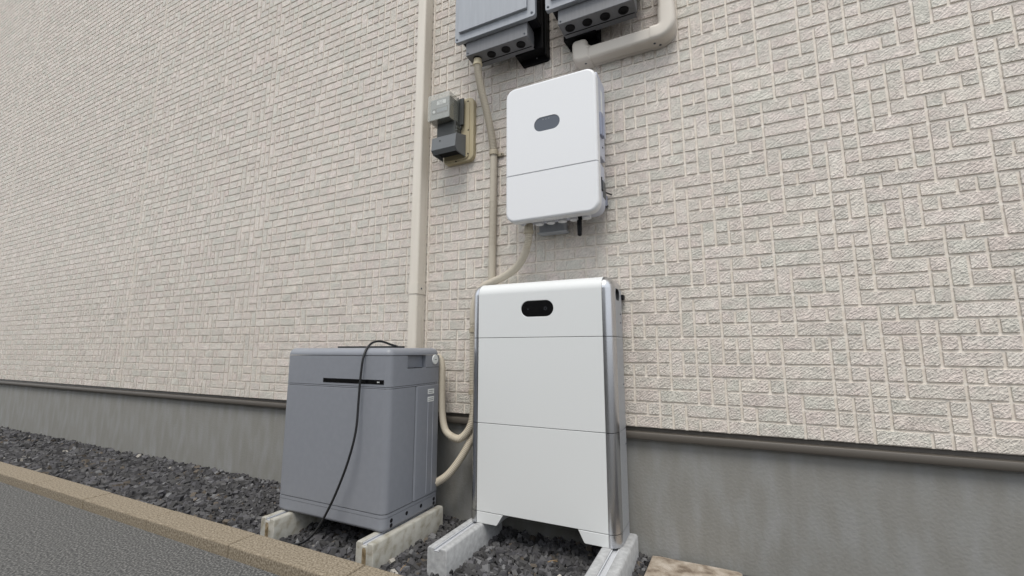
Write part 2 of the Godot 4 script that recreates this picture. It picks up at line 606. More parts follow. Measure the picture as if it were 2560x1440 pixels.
func ground() -> void:
	var g := MB.new()
	g.flat(Vector3(-60, -0.03, 0.40), Vector3(60, -0.03, 0.40), Vector3(60, -0.03, -0.3), Vector3(-60, -0.03, -0.3), Vector3.UP)
	struct("ground", g, M.dirt)
	var p := MB.new()
	p.flat(Vector3(-60, 0.004, 60), Vector3(60, 0.004, 60), Vector3(60, 0.004, 0.51), Vector3(-60, 0.004, 0.51), Vector3.UP)
	struct("path", p, M.pave)
	# crushed basalt: one irregular stone, many times
	var rock := MB.new()
	var cn := []
	for i in 8:
		var q := Vector3(-1 if i & 1 == 0 else 1, -1 if i & 2 == 0 else 1, -1 if i & 4 == 0 else 1) * 0.42
		cn.append(q * Vector3(rng.randf_range(0.62, 1.2), rng.randf_range(0.55, 1.2), rng.randf_range(0.62, 1.2)))
	for fc in [[0, 1, 3, 2], [4, 5, 7, 6], [0, 1, 5, 4], [2, 3, 7, 6], [0, 2, 6, 4], [1, 3, 7, 5]]:
		var mid: Vector3 = (cn[fc[0]] + cn[fc[1]] + cn[fc[2]] + cn[fc[3]]) * 0.25 * rng.randf_range(0.98, 1.2)
		for e in 4:
			var p0: Vector3 = cn[fc[e]]
			var p1: Vector3 = cn[fc[(e + 1) % 4]]
			var nn: Vector3 = (p1 - p0).cross(mid - p0).normalized()
			if nn.dot(mid) < 0: nn = -nn
			rock.tri(p0, p1, mid, nn, nn, nn)
	var mm := MultiMesh.new()
	mm.transform_format = MultiMesh.TRANSFORM_3D
	mm.use_colors = true
	mm.mesh = rock.mesh()
	var xs := []
	var f := FastNoiseLite.new(); f.seed = 4; f.frequency = 5.0
	var count := 0
	for zone in [[-2.6, 1.1, 13000], [-5.5, -2.6, 7000], [-9.5, -5.5, 5000], [1.1, 5.9, 9000]]:
		for i in zone[2]:
			var x := rng.randf_range(zone[0], zone[1])
			var z := rng.randf_range(-0.212, 0.375)
			var sz := lerpf(0.009, 0.031, sqrt(rng.randf())) * (1.0 if zone[0] > -3 else 1.5)
			var y := -0.022 + rng.randf() * 0.026 + f.get_noise_2d(x, z) * 0.009
			var b := Basis(Vector3(rng.randf_range(-1, 1), rng.randf_range(-1, 1), rng.randf_range(-1, 1.01)).normalized(), rng.randf() * TAU)
			b = b * Basis.from_scale(Vector3(rng.randf_range(0.85, 1.5), rng.randf_range(0.6, 1.0), rng.randf_range(0.75, 1.15)) * sz)
			var v := rng.randf_range(0.028, 0.098)
			var cc := Color(v, v * 0.98, v * rng.randf_range(0.98, 1.08))
			var pick := rng.randf()
			if pick < 0.006: cc = Color(0.34, 0.32, 0.29)
			elif pick < 0.05: cc = Color(v * 1.5, v * 1.25, v)
			elif pick < 0.10: cc = Color(0.15, 0.15, 0.155)
			xs.append([Transform3D(b, Vector3(x, y, z)), cc])
	mm.instance_count = xs.size()
	for i in xs.size():
		mm.set_instance_transform(i, xs[i][0])
		mm.set_instance_color(i, xs[i][1])
	var mi := MultiMeshInstance3D.new()
	mi.name = "gravel"
	mi.multimesh = mm
	mi.material_override = M.stone
	mi.set_meta("kind", "stuff")
	tag(mi, "dark grey crushed stone gravel along the foot of the house", "gravel")
	add_child(mi)
	# kerb: a row of separate stones
	var kerb := Node3D.new()
	kerb.name = "kerb"
	kerb.set_meta("kind", "structure")
	add_child(kerb)
	var x := -9.0
	while x < 5.8:
		var kb := MB.new()
		kb.rbox(Vector3(x + 0.299, -0.03, 0.43), Vector3(0.597, 0.136 + rng.randf_range(-0.003, 0.003), 0.12), 0.008, 2)
		obj("kerb_stone", kb, M.kerb, kerb)
		x += 0.6
	# block fence along the far side of the path, mirrored in the bright metal
	var fence := thing("boundary_wall", "low grey concrete block boundary wall across the path from the house", "wall")
	for row in 9:
		for i in 26:
			var bk := MB.new()
			bk.rbox(Vector3(-9.0 + i * 0.4 + (0.2 if row % 2 else 0.0), 0.09 + row * 0.2, 3.6), Vector3(0.392, 0.192, 0.12), 0.004, 1)
			obj("block", bk, M.found, fence)
	# broken stepping slab at the right
	var sl := MB.new()
	sl.xf = up_xf()
	var o2 := PackedVector2Array([Vector2(-0.292, 0.175), Vector2(-0.262, 0.182), Vector2(-0.2, 0.179), Vector2(-0.1, 0.183), Vector2(0.0, 0.181), Vector2(0.012, 0.17), Vector2(0.014, 0.0), Vector2(0.01, -0.115), Vector2(-0.02, -0.122), Vector2(-0.15, -0.119), Vector2(-0.272, -0.121), Vector2(-0.29, -0.11), Vector2(-0.297, 0.0), Vector2(-0.294, 0.1)])
	sl.prism(o2, -0.03, 0.026, 0.007, 0, 3)
	tag(obj("stepping_slab", sl, M.slab), "stained rough concrete stepping slab on the gravel by the foundation, right of the battery", "paving slab")

# ------------------------------------------------------------------ house wall
var brick_sets := {}
func brick_mb(mb: MB, w: int, h: int, at: Vector3, w_m := -1.0) -> void:
	var gap := 0.0068
	var W: float = (w * U if w_m < 0 else w_m) - gap
	var Hh := h * H - gap
	var nx: int = 2 * w + 1 if w_m < 0 else max(2, int(w_m / U * 2) + 1)
	var ny := 2 * h + 1
	var d := WALL_Z - GROOVE_Z
	var front := []
	for j in ny:
		var row := []
		for i in nx:
			var p := Vector3(-W / 2 + W * i / (nx - 1), -Hh / 2 + Hh * j / (ny - 1), 0)
			var edge := i == 0 or j == 0 or i == nx - 1 or j == ny - 1
			if i == 0: p.x += 0.0016
			if i == nx - 1: p.x -= 0.0016
			if j == 0: p.y += 0.0016
			if j == ny - 1: p.y -= 0.0016
			if edge: p += Vector3(rng.randf_range(-0.0006, 0.0006), rng.randf_range(-0.0006, 0.0006), d - 0.0012 + rng.randf_range(-0.0010, 0.0006))
			else: p += Vector3(rng.randf_range(-0.004, 0.004), rng.randf_range(-0.004, 0.004), d + rng.randf_range(-0.0010, 0.0016))
			var nn := Vector3(rng.randf_range(-0.10, 0.10), rng.randf_range(-0.10, 0.10), 1).normalized()
			row.append([at + p, nn])
		front.append(row)
	for j in ny - 1:
		for i in nx - 1:
			var a = front[j][i]; var b = front[j][i + 1]; var c = front[j + 1][i + 1]; var e = front[j + 1][i]
			mb.quad(a[0], b[0], c[0], e[0], a[1], b[1], c[1], e[1])
	# flanks down to the groove
	var loop := []
	for i in nx - 1: loop.append([front[0][i][0], front[0][i + 1][0], Vector3(0, -1, 0.05)])
	for j in ny - 1: loop.append([front[j][nx - 1][0], front[j + 1][nx - 1][0], Vector3(1, 0, 0.25)])
	for i in nx - 1: loop.append([front[ny - 1][i + 1][0], front[ny - 1][i][0], Vector3(0, 1, 0.25)])
	for j in ny - 1: loop.append([front[j + 1][0][0], front[j][0][0], Vector3(-1, 0, 0.25)])
	for l in loop:
		var nn: Vector3 = l[2].normalized()
		var out := Vector3(l[2].x, l[2].y, 0) * (0.0016 if l[2].y >= 0.0 else 0.0003)
		var a2 := Vector3(l[0].x, l[0].y, at.z - 0.002) + out
		var b2 := Vector3(l[1].x, l[1].y, at.z - 0.002) + out
		mb.quad(l[0], l[1], b2, a2, nn, nn, nn, nn)

func house_wall() -> void:
	var t := thing("house_wall", "beige split-faced brick siding wall of the house above a grey concrete foundation", "wall")
	var f := MB.new()
	f.flat(Vector3(-12, -0.06, BASE_Z), Vector3(6, -0.06, BASE_Z), Vector3(6, 0.49, BASE_Z), Vector3(-12, 0.49, BASE_Z), Vector3(0, 0, 1))
	f.flat(Vector3(6, -0.06, BASE_Z), Vector3(6, -0.06, -0.6), Vector3(6, 0.49, -0.6), Vector3(6, 0.49, BASE_Z), Vector3(1, 0, 0))
	obj("foundation", f, M.found, t)
	var s := MB.new()
	s.box(Vector3(-3, 3.345, GROOVE_Z - 0.1), Vector3(18, 5.71, 0.2))
	obj("siding_backing", s, M.groove, t)
	# drip flashing under the siding
	var fl := MB.new()
	fl.xf = side_xf()
	var pf := PackedVector2Array([Vector2(0.2135, 0.489), Vector2(0.2135, 0.440), Vector2(0.186, 0.444), Vector2(0.184, 0.447), Vector2(0.1842, 0.4685), Vector2(0.186, 0.471), Vector2(0.207, 0.4735), Vector2(0.209, 0.489)])
	fl.prism(pf, -12, 6)
	obj("drip_flashing", fl, M.flash, t)
	# bricks
	var occ := {}
	var list := []      # k, j, w, h
	# siding boards nine courses high carry the same bond one above the other;
	# the stretch beside the battery follows the photographed one
	var rows := {0: [-2, -1, 0, 2, 3], 1: [-2, 1, 2, 3], 2: [-3, -1, 0, 2, 5], 3: [-4, -2, -1, 0, 3, 5], 4: [-2, 0, 1, 2, 3], 5: [-2, -1, 2, 3], 6: [-3, 0, 2, 3, 5], 7: [-3, -2, -1], 8: [-4, -2, -1]}
	var extra := [[0, 7, 1], [1, 7, 1], [2, 7, 2], [0, 8, 1], [1, 8, 3]]
	var board := []      # k, row, w, h
	for tall in [[-1, 7], [3, 0], [3, 4], [-3, 4], [4, 7], [6, 2]]:
		board.append([tall[0], tall[1], 1, 2])
		occ[Vector2i(tall[0], tall[1])] = true; occ[Vector2i(tall[0], tall[1] + 1)] = true
	for j in rows:
		var ks: Array = rows[j]
		for i in ks.size() - 1: extra.append([ks[i], j, ks[i + 1] - ks[i]])
	for e in extra:
		var ok := true
		for q in e[2]: ok = ok and not occ.has(Vector2i(e[0] + q, e[1]))
		if not ok: continue
		for q in e[2]: occ[Vector2i(e[0] + q, e[1])] = true
		board.append([e[0], e[1], e[2], 1])
	var kmin := int((-10.6 - X0) / U); var kmax := int((5.98 - X0) / U)
	var jmax := int((6.15 - Y0) / H)
	for j in 9:
		var k := kmin
		while k < kmax:
			if occ.has(Vector2i(k, j)): k += 1; continue
			var pick := rng.randf()
			if pick < 0.09 and j < 8 and not occ.has(Vector2i(k, j + 1)) and not (occ.has(Vector2i(k - 1, j + 1)) and j > 6):
				occ[Vector2i(k, j)] = true; occ[Vector2i(k, j + 1)] = true
				board.append([k, j, 1, 2]); k += 1; continue
			var w := 1
			if pick > 0.52: w = 2
			if pick > 0.80: w = 3
			var ww := 0
			while ww < w and not occ.has(Vector2i(k + ww, j)): ww += 1
			for q in ww: occ[Vector2i(k + q, j)] = true
			board.append([k, j, ww, 1])
			k += ww
	for lift in range(0, jmax, 9):
		for e in board:
			if e[1] + lift + e[3] <= jmax: list.append([e[0], e[1] + lift, e[2], e[3]])
	# which bricks stand largest in the picture
	var eye := cam.position
	var inv := cam.transform.affine_inverse()
	var fl_ := 0.5 / tan(deg_to_rad(cam.fov) / 2)
	var boxes := [AABB(Vector3(-1.01, 0.09, -0.155), Vector3(0.64, 0.99, 0.155)), AABB(Vector3(-0.83, 1.35, -0.17), Vector3(0.42, 0.62, 0.17)), AABB(Vector3(-1.82, 0.09, -0.08), Vector3(0.6, 0.71, 0.34)), AABB(Vector3(-1.115, 2.24, -0.12), Vector3(0.435, 0.7, 0.12)), AABB(Vector3(-0.63, 2.24, -0.12), Vector3(0.435, 0.7, 0.12)), AABB(Vector3(-1.455, 0.1, -0.19), Vector3(0.055, 3, 0.07)), AABB(Vector3(-1.28, 1.77, -0.16), Vector3(0.17, 0.35, 0.1))]
	var score := []
	for i in list.size():
		var b = list[i]
		var p := Vector3(X0 + (b[0] + b[2] * 0.5) * U, Y0 + (b[1] + b[3] * 0.5) * H, WALL_Z)
		var q := inv * p
		if q.z > -0.1: continue
		var sx := fl_ * q.x / -q.z; var sy := fl_ * q.y / -q.z
		if absf(sx) > 0.278 or absf(sy) > 0.495: continue
		var hid := false
		for bx in boxes:
			if (bx as AABB).intersects_segment(eye, p + Vector3(0, 0, 0.002)): hid = true
		if hid: continue
		var dist := (p - eye).length()
		score.append([b[2] * b[3] * absf((p - eye).z) / pow(dist, 3), i])
	score.sort_custom(func(a, b): return a[0] > b[0])
	var single := {}
	for i in min(298, score.size()): single[score[i][1]] = true
	# shared shapes, three of each size
	var shapes := {}
	for sz in [[1, 1], [2, 1], [3, 1], [4, 1], [1, 2]]:
		for v in 3:
			var mb := MB.new()
			brick_mb(mb, sz[0], sz[1], Vector3.ZERO)
			shapes["%d_%d_%d" % [sz[0], sz[1], v]] = mb.mesh()
	var field := MB.new()
	field.use_col = true
	var seams := [-1.388, -4.418, -7.448]
	for i in list.size():
		var b = list[i]
		var xa: float = X0 + b[0] * U; var xb: float = X0 + (b[0] + b[2]) * U
		var at := Vector3((xa + xb) / 2, Y0 + (b[1] + b[3] * 0.5) * H, GROOVE_Z)
		var tint := rng.randi() % 5
		var seam_x := 99.0
		for sx in seams:
			if xa < sx + 0.004 and xb > sx - 0.004: seam_x = sx
		if single.has(i) and seam_x > 50:
			var o := MeshInstance3D.new()
			o.mesh = shapes["%d_%d_%d" % [b[2], b[3], rng.randi() % 3]]
			o.material_override = M.brick[tint]
			o.position = at
			o.name = "brick"
			t.add_child(o, true)
		else:
			var cl: Color = (M.tints[tint] as Color).srgb_to_linear() * rng.randf_range(0.95, 1.05)
			cl.a = 1
			field.col = cl
			# a board joint cuts the bricks it meets
			if seam_x < 50:
				if seam_x - 0.004 - xa > 0.008: brick_mb(field, 1, b[3], Vector3((xa + seam_x - 0.004) / 2, at.y, at.z), seam_x - 0.004 - xa)
				if xb - seam_x - 0.004 > 0.008: brick_mb(field, 1, b[3], Vector3((xb + seam_x + 0.004) / 2, at.y, at.z), xb - seam_x - 0.004)
			else: brick_mb(field, b[2], b[3], at)
	var fo := obj("brick_field", field, M.brick_field, t)
	fo.set_meta("kind", "stuff")
	for sx in seams:
		var sj := MB.new()
		sj.rbox(Vector3(sx, 3.3, GROOVE_Z + 0.002), Vector3(0.0075, 5.6, 0.008), 0.002, 1)
		obj("joint_sealant", sj, M.groove, t)

# ------------------------------------------------------------------ line-set ducts
func duct_profile(w: float, d: float, r := 0.012) -> PackedVector2Array:
	var p := PackedVector2Array()
	p.append(Vector2(-w / 2, 0)); p.append(Vector2(w / 2, 0))
	# base rail, a fine groove, then the rounded cover
	p.append(Vector2(w / 2, 0.016)); p.append(Vector2(w / 2 - 0.0015, 0.0165)); p.append(Vector2(w / 2 - 0.0015, 0.0185)); p.append(Vector2(w / 2, 0.019))
	for i in 7:
		var a := PI / 2 * i / 6
		p.append(Vector2(w / 2 - r + cos(a) * r, d - r + sin(a) * r))
	for i in 7:
		var a := PI / 2 + PI / 2 * i / 6
		p.append(Vector2(-w / 2 + r + cos(a) * r, d - r + sin(a) * r))
	p.append(Vector2(-w / 2, 0.019)); p.append(Vector2(-w / 2 + 0.0015, 0.0185)); p.append(Vector2(-w / 2 + 0.0015, 0.0165)); p.append(Vector2(-w / 2, 0.016))
	return p

func screw_head(at: Vector3, r := 0.005, dir := Vector3(0, 0, 1)) -> MB:
	var m := MB.new()
	var y := dir.normalized()
	var x := y.cross(Vector3(0.3, 0.9, 0.2)).normalized()
	m.xf = Transform3D(Basis(x, y, x.cross(y)), at)
	m.lathe(PackedVector2Array([Vector2(r, 0), Vector2(r, 0.0015), Vector2(r * 0.6, 0.003), Vector2(0.0, 0.0034)]), Vector3.ZERO, 10)
	return m

func duct_down() -> void:
	var t := thing("vertical_duct", "tall beige plastic duct running straight down the wall beside the electricity meter", "duct")
	var cx := -1.4275
	var a := MB.new()
	a.sweep_xy(PackedVector2Array([Vector2(cx, -0.02), Vector2(cx, 1.08)]), duct_profile(0.058, 0.068), WALL_Z)
	obj("lower_cover", a, M.beige, t)
	var b := MB.new()
	b.sweep_xy(PackedVector2Array([Vector2(cx, 1.081), Vector2(cx, 6.1)]), duct_profile(0.058, 0.068), WALL_Z)
	obj("upper_cover", b, M.beige, t)
	var j := MB.new()
	j.sweep_xy(PackedVector2Array([Vector2(cx, 1.083), Vector2(cx, 1.139)]), duct_profile(0.063, 0.0705), WALL_Z)
	var jo := obj("joint_sleeve", j, M.beige, t)
	obj("screw", screw_head(Vector3(cx + 0.0315, 1.112, -0.155), 0.005, Vector3(1, 0, 0)), M.screw, jo)

func arc2(c: Vector2, r: float, a0: float, a1: float, k := 8) -> PackedVector2Array:
	var p := PackedVector2Array()
	for i in k + 1:
		var a := deg_to_rad(lerpf(a0, a1, float(i) / k))
		p.append(c + Vector2(cos(a), sin(a)) * r)
	return p

func duct_up() -> void:
	var t := thing("elbow_duct", "beige plastic duct that runs level under the right grey unit then turns up", "duct")
	var yc := 2.137
	var s := MB.new()
	s.sweep_xy(PackedVector2Array([Vector2(-0.468, yc), Vector2(-0.196, yc)]), duct_profile(0.066, 0.072, 0.016), WALL_Z)
	obj("straight_cover", s, M.beige_grey, t)
	# corner elbow
	var e := MB.new()
	var path := PackedVector2Array([Vector2(-0.2, yc), Vector2(-0.175, yc)])
	path.append_array(arc2(Vector2(-0.172, yc + 0.04), 0.04, -90, 0, 8))
	path.append(Vector2(-0.132, yc + 0.105))
	e.sweep_xy(path, duct_profile(0.072, 0.0775, 0.019), WALL_Z)
	var eo := obj("corner_elbow", e, M.beige_grey, t)
	for q in [Vector3(-0.186, yc - 0.0355, -0.145), Vector3(-0.165, yc - 0.0355, -0.165)]:
		obj("screw", screw_head(q, 0.0055, Vector3(0, -1, 0)), M.screw, eo)
	var v := MB.new()
	v.sweep_xy(PackedVector2Array([Vector2(-0.132, yc + 0.1), Vector2(-0.132, 6.1)]), duct_profile(0.066, 0.072, 0.016), WALL_Z)
	obj("riser_cover", v, M.beige_grey, t)
	# end elbow that turns up and back to the wall
	var n := MB.new()
	var el := PackedVector2Array([Vector2(-0.462, 2.1005)])
	el.append(Vector2(-0.462, 2.1735))
	el.append_array(arc2(Vector2(-0.466, 2.1835), 0.010, 270, 180, 4))
	el.append_array(arc2(Vector2(-0.496, 2.192), 0.020, 0, 90, 5))
	el.append_array(arc2(Vector2(-0.528, 2.192), 0.020, 90, 180, 5))
	el.append_array(arc2(Vector2(-0.508, 2.1405), 0.040, 180, 270, 6))
	n.prism(el, WALL_Z, WALL_Z + 0.0775, 0.019, 0, 4)
	var no := obj("end_elbow", n, M.beige_grey, t)
	obj("screw", screw_head(Vector3(-0.49, yc - 0.035, -0.145), 0.0055, Vector3(0, -1, 0)), M.screw, no)

# ------------------------------------------------------------------ the two grey power conditioners
func power_conditioners() -> void:
	var t := thing("power_conditioner", "left grey metal solar power conditioner box high on the wall, hose from its underside", "power conditioner", "grey power conditioners high on the wall")
	var lx0 := -1.115; var lx1 := -0.681; var yb := 2.309; var yt := 2.93
	var lid := MB.new()
	lid.prism(rrect(lx0, yb, lx1, yt, 0.012, 4), -0.021, 0.0, 0.003, 0, 2)
	var lo := obj("lid", lid, M.pcs, t)
	var rp := MB.new()
	rp.prism(rrect(-1.087, 2.351, -0.718, 2.89, 0.004, 2), -0.001, 0.014, 0.002, 0, 2)
	obj("raised_panel", rp, M.pcs, lo)
	for q in [[lx0 + 0.014, yb + 0.017], [lx1 - 0.016, yb + 0.019], [lx0 + 0.014, yt - 0.017], [lx1 - 0.016, yt - 0.017]]:
		obj("screw", screw_head(Vector3(q[0], q[1], 0.0), 0.0062), M.screw, lo)
	var body := MB.new()
	body.rbox(Vector3((lx0 + lx1) / 2 + 0.004, (yb + yt) / 2 + 0.004, -0.062), Vector3(0.405, yt - yb - 0.03, 0.088), 0.008, 2)
	obj("body", body, M.sink, t)
	# cooling fins behind the body
	for i in 22:
		var fin := MB.new()
		fin.box(Vector3(lx0 + 0.035 + i * 0.0177, (yb + yt) / 2 + 0.01, -0.131), Vector3(0.003, yt - yb - 0.06, 0.05))
		obj("cooling_fin", fin, M.sink, t)
	# wiring box below
	var wx0 := -1.063; var wx1 := -0.730; var wb := 2.238
	var wf := MB.new()
	wf.rbox(Vector3((wx0 + wx1) / 2, (wb + 2.315) / 2, -0.0645), Vector3(wx1 - wx0, 2.315 - wb, 0.085), 0.003, 2)
	var wo := obj("wiring_box", wf, M.pcs2, t)
	for q in [[wx0 + 0.012, wb + 0.014], [wx1 - 0.014, wb + 0.016]]:
		obj("screw", screw_head(Vector3(q[0], q[1], -0.022), 0.0042), M.screw, wo)
	for i in 4:
		var kx := -1.019 + i * 0.0795
		var kn := MB.new()
		kn.xf = Transform3D(Basis.IDENTITY, Vector3(kx, wb - 0.0035, -0.062))
		kn.lathe(PackedVector2Array([Vector2(0.0, 0.001), Vector2(0.013, 0.001), Vector2(0.0135, -0.001), Vector2(0.021, -0.0015), Vector2(0.022, 0.0), Vector2(0.022, 0.0045)]), Vector3.ZERO, 24)
		obj("cable_plug", kn, M.black, wo)
	var fl := MB.new()
	fl.box(Vector3((wx0 + wx1) / 2, wb - 0.001, -0.112), Vector3(wx1 - wx0 - 0.01, 0.002, 0.03))
	obj("rear_flange", fl, M.pcs2, wo)
	var ln := MB.new()
	ln.box(Vector3((wx0 + wx1) / 2, wb - 0.0008, -0.096), Vector3(wx1 - wx0 - 0.02, 0.003, 0.0035))
	obj("flange_gap", ln, M.void_, wo)
	# wall brackets
	var br := MB.new()
	br.prism(PackedVector2Array([Vector2(-0.862, 2.275), Vector2(-0.822, 2.204), Vector2(-0.690, 2.204), Vector2(-0.682, 2.212), Vector2(-0.682, 2.86), Vector2(-0.862, 2.86)]), WALL_Z - 0.001, -0.176, 0.002, 0, 2)
	br.rbox(Vector3(-0.6865, 2.53, -0.165), Vector3(0.009, 0.64, 0.048), 0.003, 1)
	br.rbox(Vector3(-0.765, 2.36, -0.147), Vector3(0.15, 0.26, 0.056), 0.006, 1)
	var bo := obj("wall_bracket", br, M.bracket, t)
	for q in [[-0.83, 2.243], [-0.745, 2.228], [-0.712, 2.262]]:
		obj("bolt", screw_head(Vector3(q[0], q[1], -0.176), 0.004), M.steel, bo)
	var t2 := t.duplicate()
	t2.name = numbered("power_conditioner")
	add_child(t2)
	t2.position.x += 0.4835
	tag(t2, "right grey power conditioner box high on the wall above the beige elbow duct", "power conditioner", "grey power conditioners high on the wall")
	# the second unit's bracket sits at its left
	for ch in t2.get_children():
		if String(ch.name).begins_with("wall_bracket"): ch.position.x -= 0.227

# ------------------------------------------------------------------ electricity meter
func meter() -> void:
	var t := thing("electricity_meter", "electricity meter in a clear cover over a grey terminal cover on a tan board", "electricity meter")
	var bd := MB.new()
	bd.prism(rrect(-1.285, 1.766, -1.100, 2.116, 0.03, 5), WALL_Z - 0.001, -0.164, 0.006, 0, 3)
	bd.prism(rrect(-1.273, 1.778, -1.122, 2.104, 0.024, 5), -0.166, -0.158, 0.003, 0, 2)
	var bo := obj("mounting_board", bd, M.tan, t)
	for q in [[-1.131, 2.092], [-1.127, 1.93], [-1.127, 1.80], [-1.2, 1.772]]:
		obj("screw", screw_head(Vector3(q[0], q[1], -0.159), 0.0042), M.black, bo)
	# meter body under the cover
	var b := MB.new()
	b.prism(PackedVector2Array([Vector2(-1.302, 1.971), Vector2(-1.180, 1.971), Vector2(-1.180, 2.088), Vector2(-1.302, 2.088)]), -0.15, -0.066, 0.004, 0, 2)
	b.rbox(Vector3(-1.225, 2.02, -0.15), Vector3(0.125, 0.16, 0.02), 0.004, 1)
	obj("meter_body", b, M.meter_body, t)
	var fp := MB.new()
	fp.rbox(Vector3(-1.241, 2.029, -0.0645), Vector3(0.118, 0.112, 0.003), 0.001, 1)
	var fo := obj("face_plate", fp, M.meter_face, t)
	var lc := MB.new(); lc.rbox(Vector3(-1.228, 2.02, -0.0624), Vector3(0.062, 0.02, 0.002), 0.0008, 1)
	obj("lcd_window", lc, M.lcd, fo)
	var fr := MB.new(); fr.rbox(Vector3(-1.240, 2.018, -0.0635), Vector3(0.100, 0.034, 0.002), 0.0008, 1)
	obj("display_frame", fr, M.meter_body, fo)
	var np := MB.new(); np.rbox(Vector3(-1.232, 2.062, -0.0624), Vector3(0.056, 0.022, 0.002), 0.0008, 1)
	obj("name_plate", np, M.paper, fo)
	for i in 3:
		var l := MB.new(); l.box(Vector3(-1.238 + i * 0.003, 2.068 - i * 0.006, -0.0612), Vector3(0.034 - i * 0.006, 0.0016, 0.0004))
		obj("printed_line", l, M.meter_dark, fo)
	var bt := MB.new()
	bt.xf = Transform3D(Basis(Vector3(1, 0, 0), Vector3(0, 0, 1), Vector3(0, -1, 0)), Vector3(-1.277, 2.016, -0.0625))
	bt.lathe(PackedVector2Array([Vector2(0.0075, 0), Vector2(0.0075, 0.002), Vector2(0.0, 0.0024)]), Vector3.ZERO, 14)
	obj("seal_button", bt, M.paper, fo)
	# clear cover: thin walls on five sides
	var cv := MB.new()
	var x0 := -1.308; var x1 := -1.176; var y0 := 1.965; var y1 := 2.106; var zf := -0.052; var zb := -0.156; var w := 0.002
	cv.rbox(Vector3((x0 + x1) / 2, (y0 + y1) / 2, zf), Vector3(x1 - x0, y1 - y0, w), 0.0009, 1)
	for sx in [x0 + w / 2, x1 - w / 2]: cv.box(Vector3(sx, (y0 + y1) / 2, (zf + zb) / 2 - w * 0.6), Vector3(w, y1 - y0, zf - zb - w))
	for sy in [y0 + w / 2, y1 - w / 2]: cv.box(Vector3((x0 + x1) / 2, sy, (zf + zb) / 2 - w * 0.6), Vector3(x1 - x0 - 2 * w - 0.0004, w, zf - zb - w))
	var co := obj("clear_cover", cv, M.clear, t)
	var rim := MB.new()
	rim.rbox(Vector3(-1.173, 2.03, -0.128), Vector3(0.006, 0.15, 0.004), 0.001, 1)
	obj("cover_rim", rim, M.meter_body, t)
	var gs := MB.new()
	gs.rbox(Vector3(-1.16, 2.03, -0.143), Vector3(0.028, 0.15, 0.012), 0.003, 1)
	obj("gasket", gs, M.meter_dark, t)
	var un := MB.new()
	un.rbox(Vector3(-1.241, 1.9695, -0.105), Vector3(0.124, 0.003, 0.094), 0.001, 1)
	obj("cover_floor", un, M.meter_dark, t)
	# terminal neck and its grey cover, open below
	var nk := MB.new()
	nk.rbox(Vector3(-1.225, 1.925, -0.128), Vector3(0.115, 0.085, 0.06), 0.004, 1)
	obj("terminal_neck", nk, M.meter_dark, t)
	for i in 3:
		var tb := MB.new()
		tb.rbox(Vector3(-1.166 + i * 0.001, 1.93 - i * 0.017, -0.118 + i * 0.002), Vector3(0.012, 0.013, 0.03), 0.002, 1)
		obj("terminal_clip", tb, M.meter_body, t)
	var g := MB.new()
	g.xf = side_xf()
	# section in (−z, y): sloping top, flaring front
	var sec := PackedVector2Array([Vector2(0.157, 1.785), Vector2(0.075, 1.785), Vector2(0.057, 1.803), Vector2(0.064, 1.872), Vector2(0.074, 1.879), Vector2(0.157, 1.905)])
	g.prism(sec, -1.286, -1.280, 0.0, 0.002, 2)
	g.prism(sec, -1.146, -1.140, 0.002, 0.0, 2)
	g.prism(PackedVector2Array([Vector2(0.075, 1.7855), Vector2(0.057, 1.8035), Vector2(0.064, 1.8715), Vector2(0.074, 1.8785), Vector2(0.157, 1.9045), Vector2(0.157, 1.899), Vector2(0.077, 1.874), Vector2(0.069, 1.869), Vector2(0.062, 1.805), Vector2(0.078, 1.7895)]), -1.280, -1.146)
	var go := obj("terminal_cover", g, M.term, t)
	var inn := MB.new()
	inn.box(Vector3(-1.213, 1.835, -0.115), Vector3(0.13, 0.06, 0.078))
	obj("terminal_block", inn, M.void_, t)
	var sc := screw_head(Vector3(-1.235, 1.85, -0.0615), 0.004)
	obj("cover_screw", sc, M.meter_dark, go)

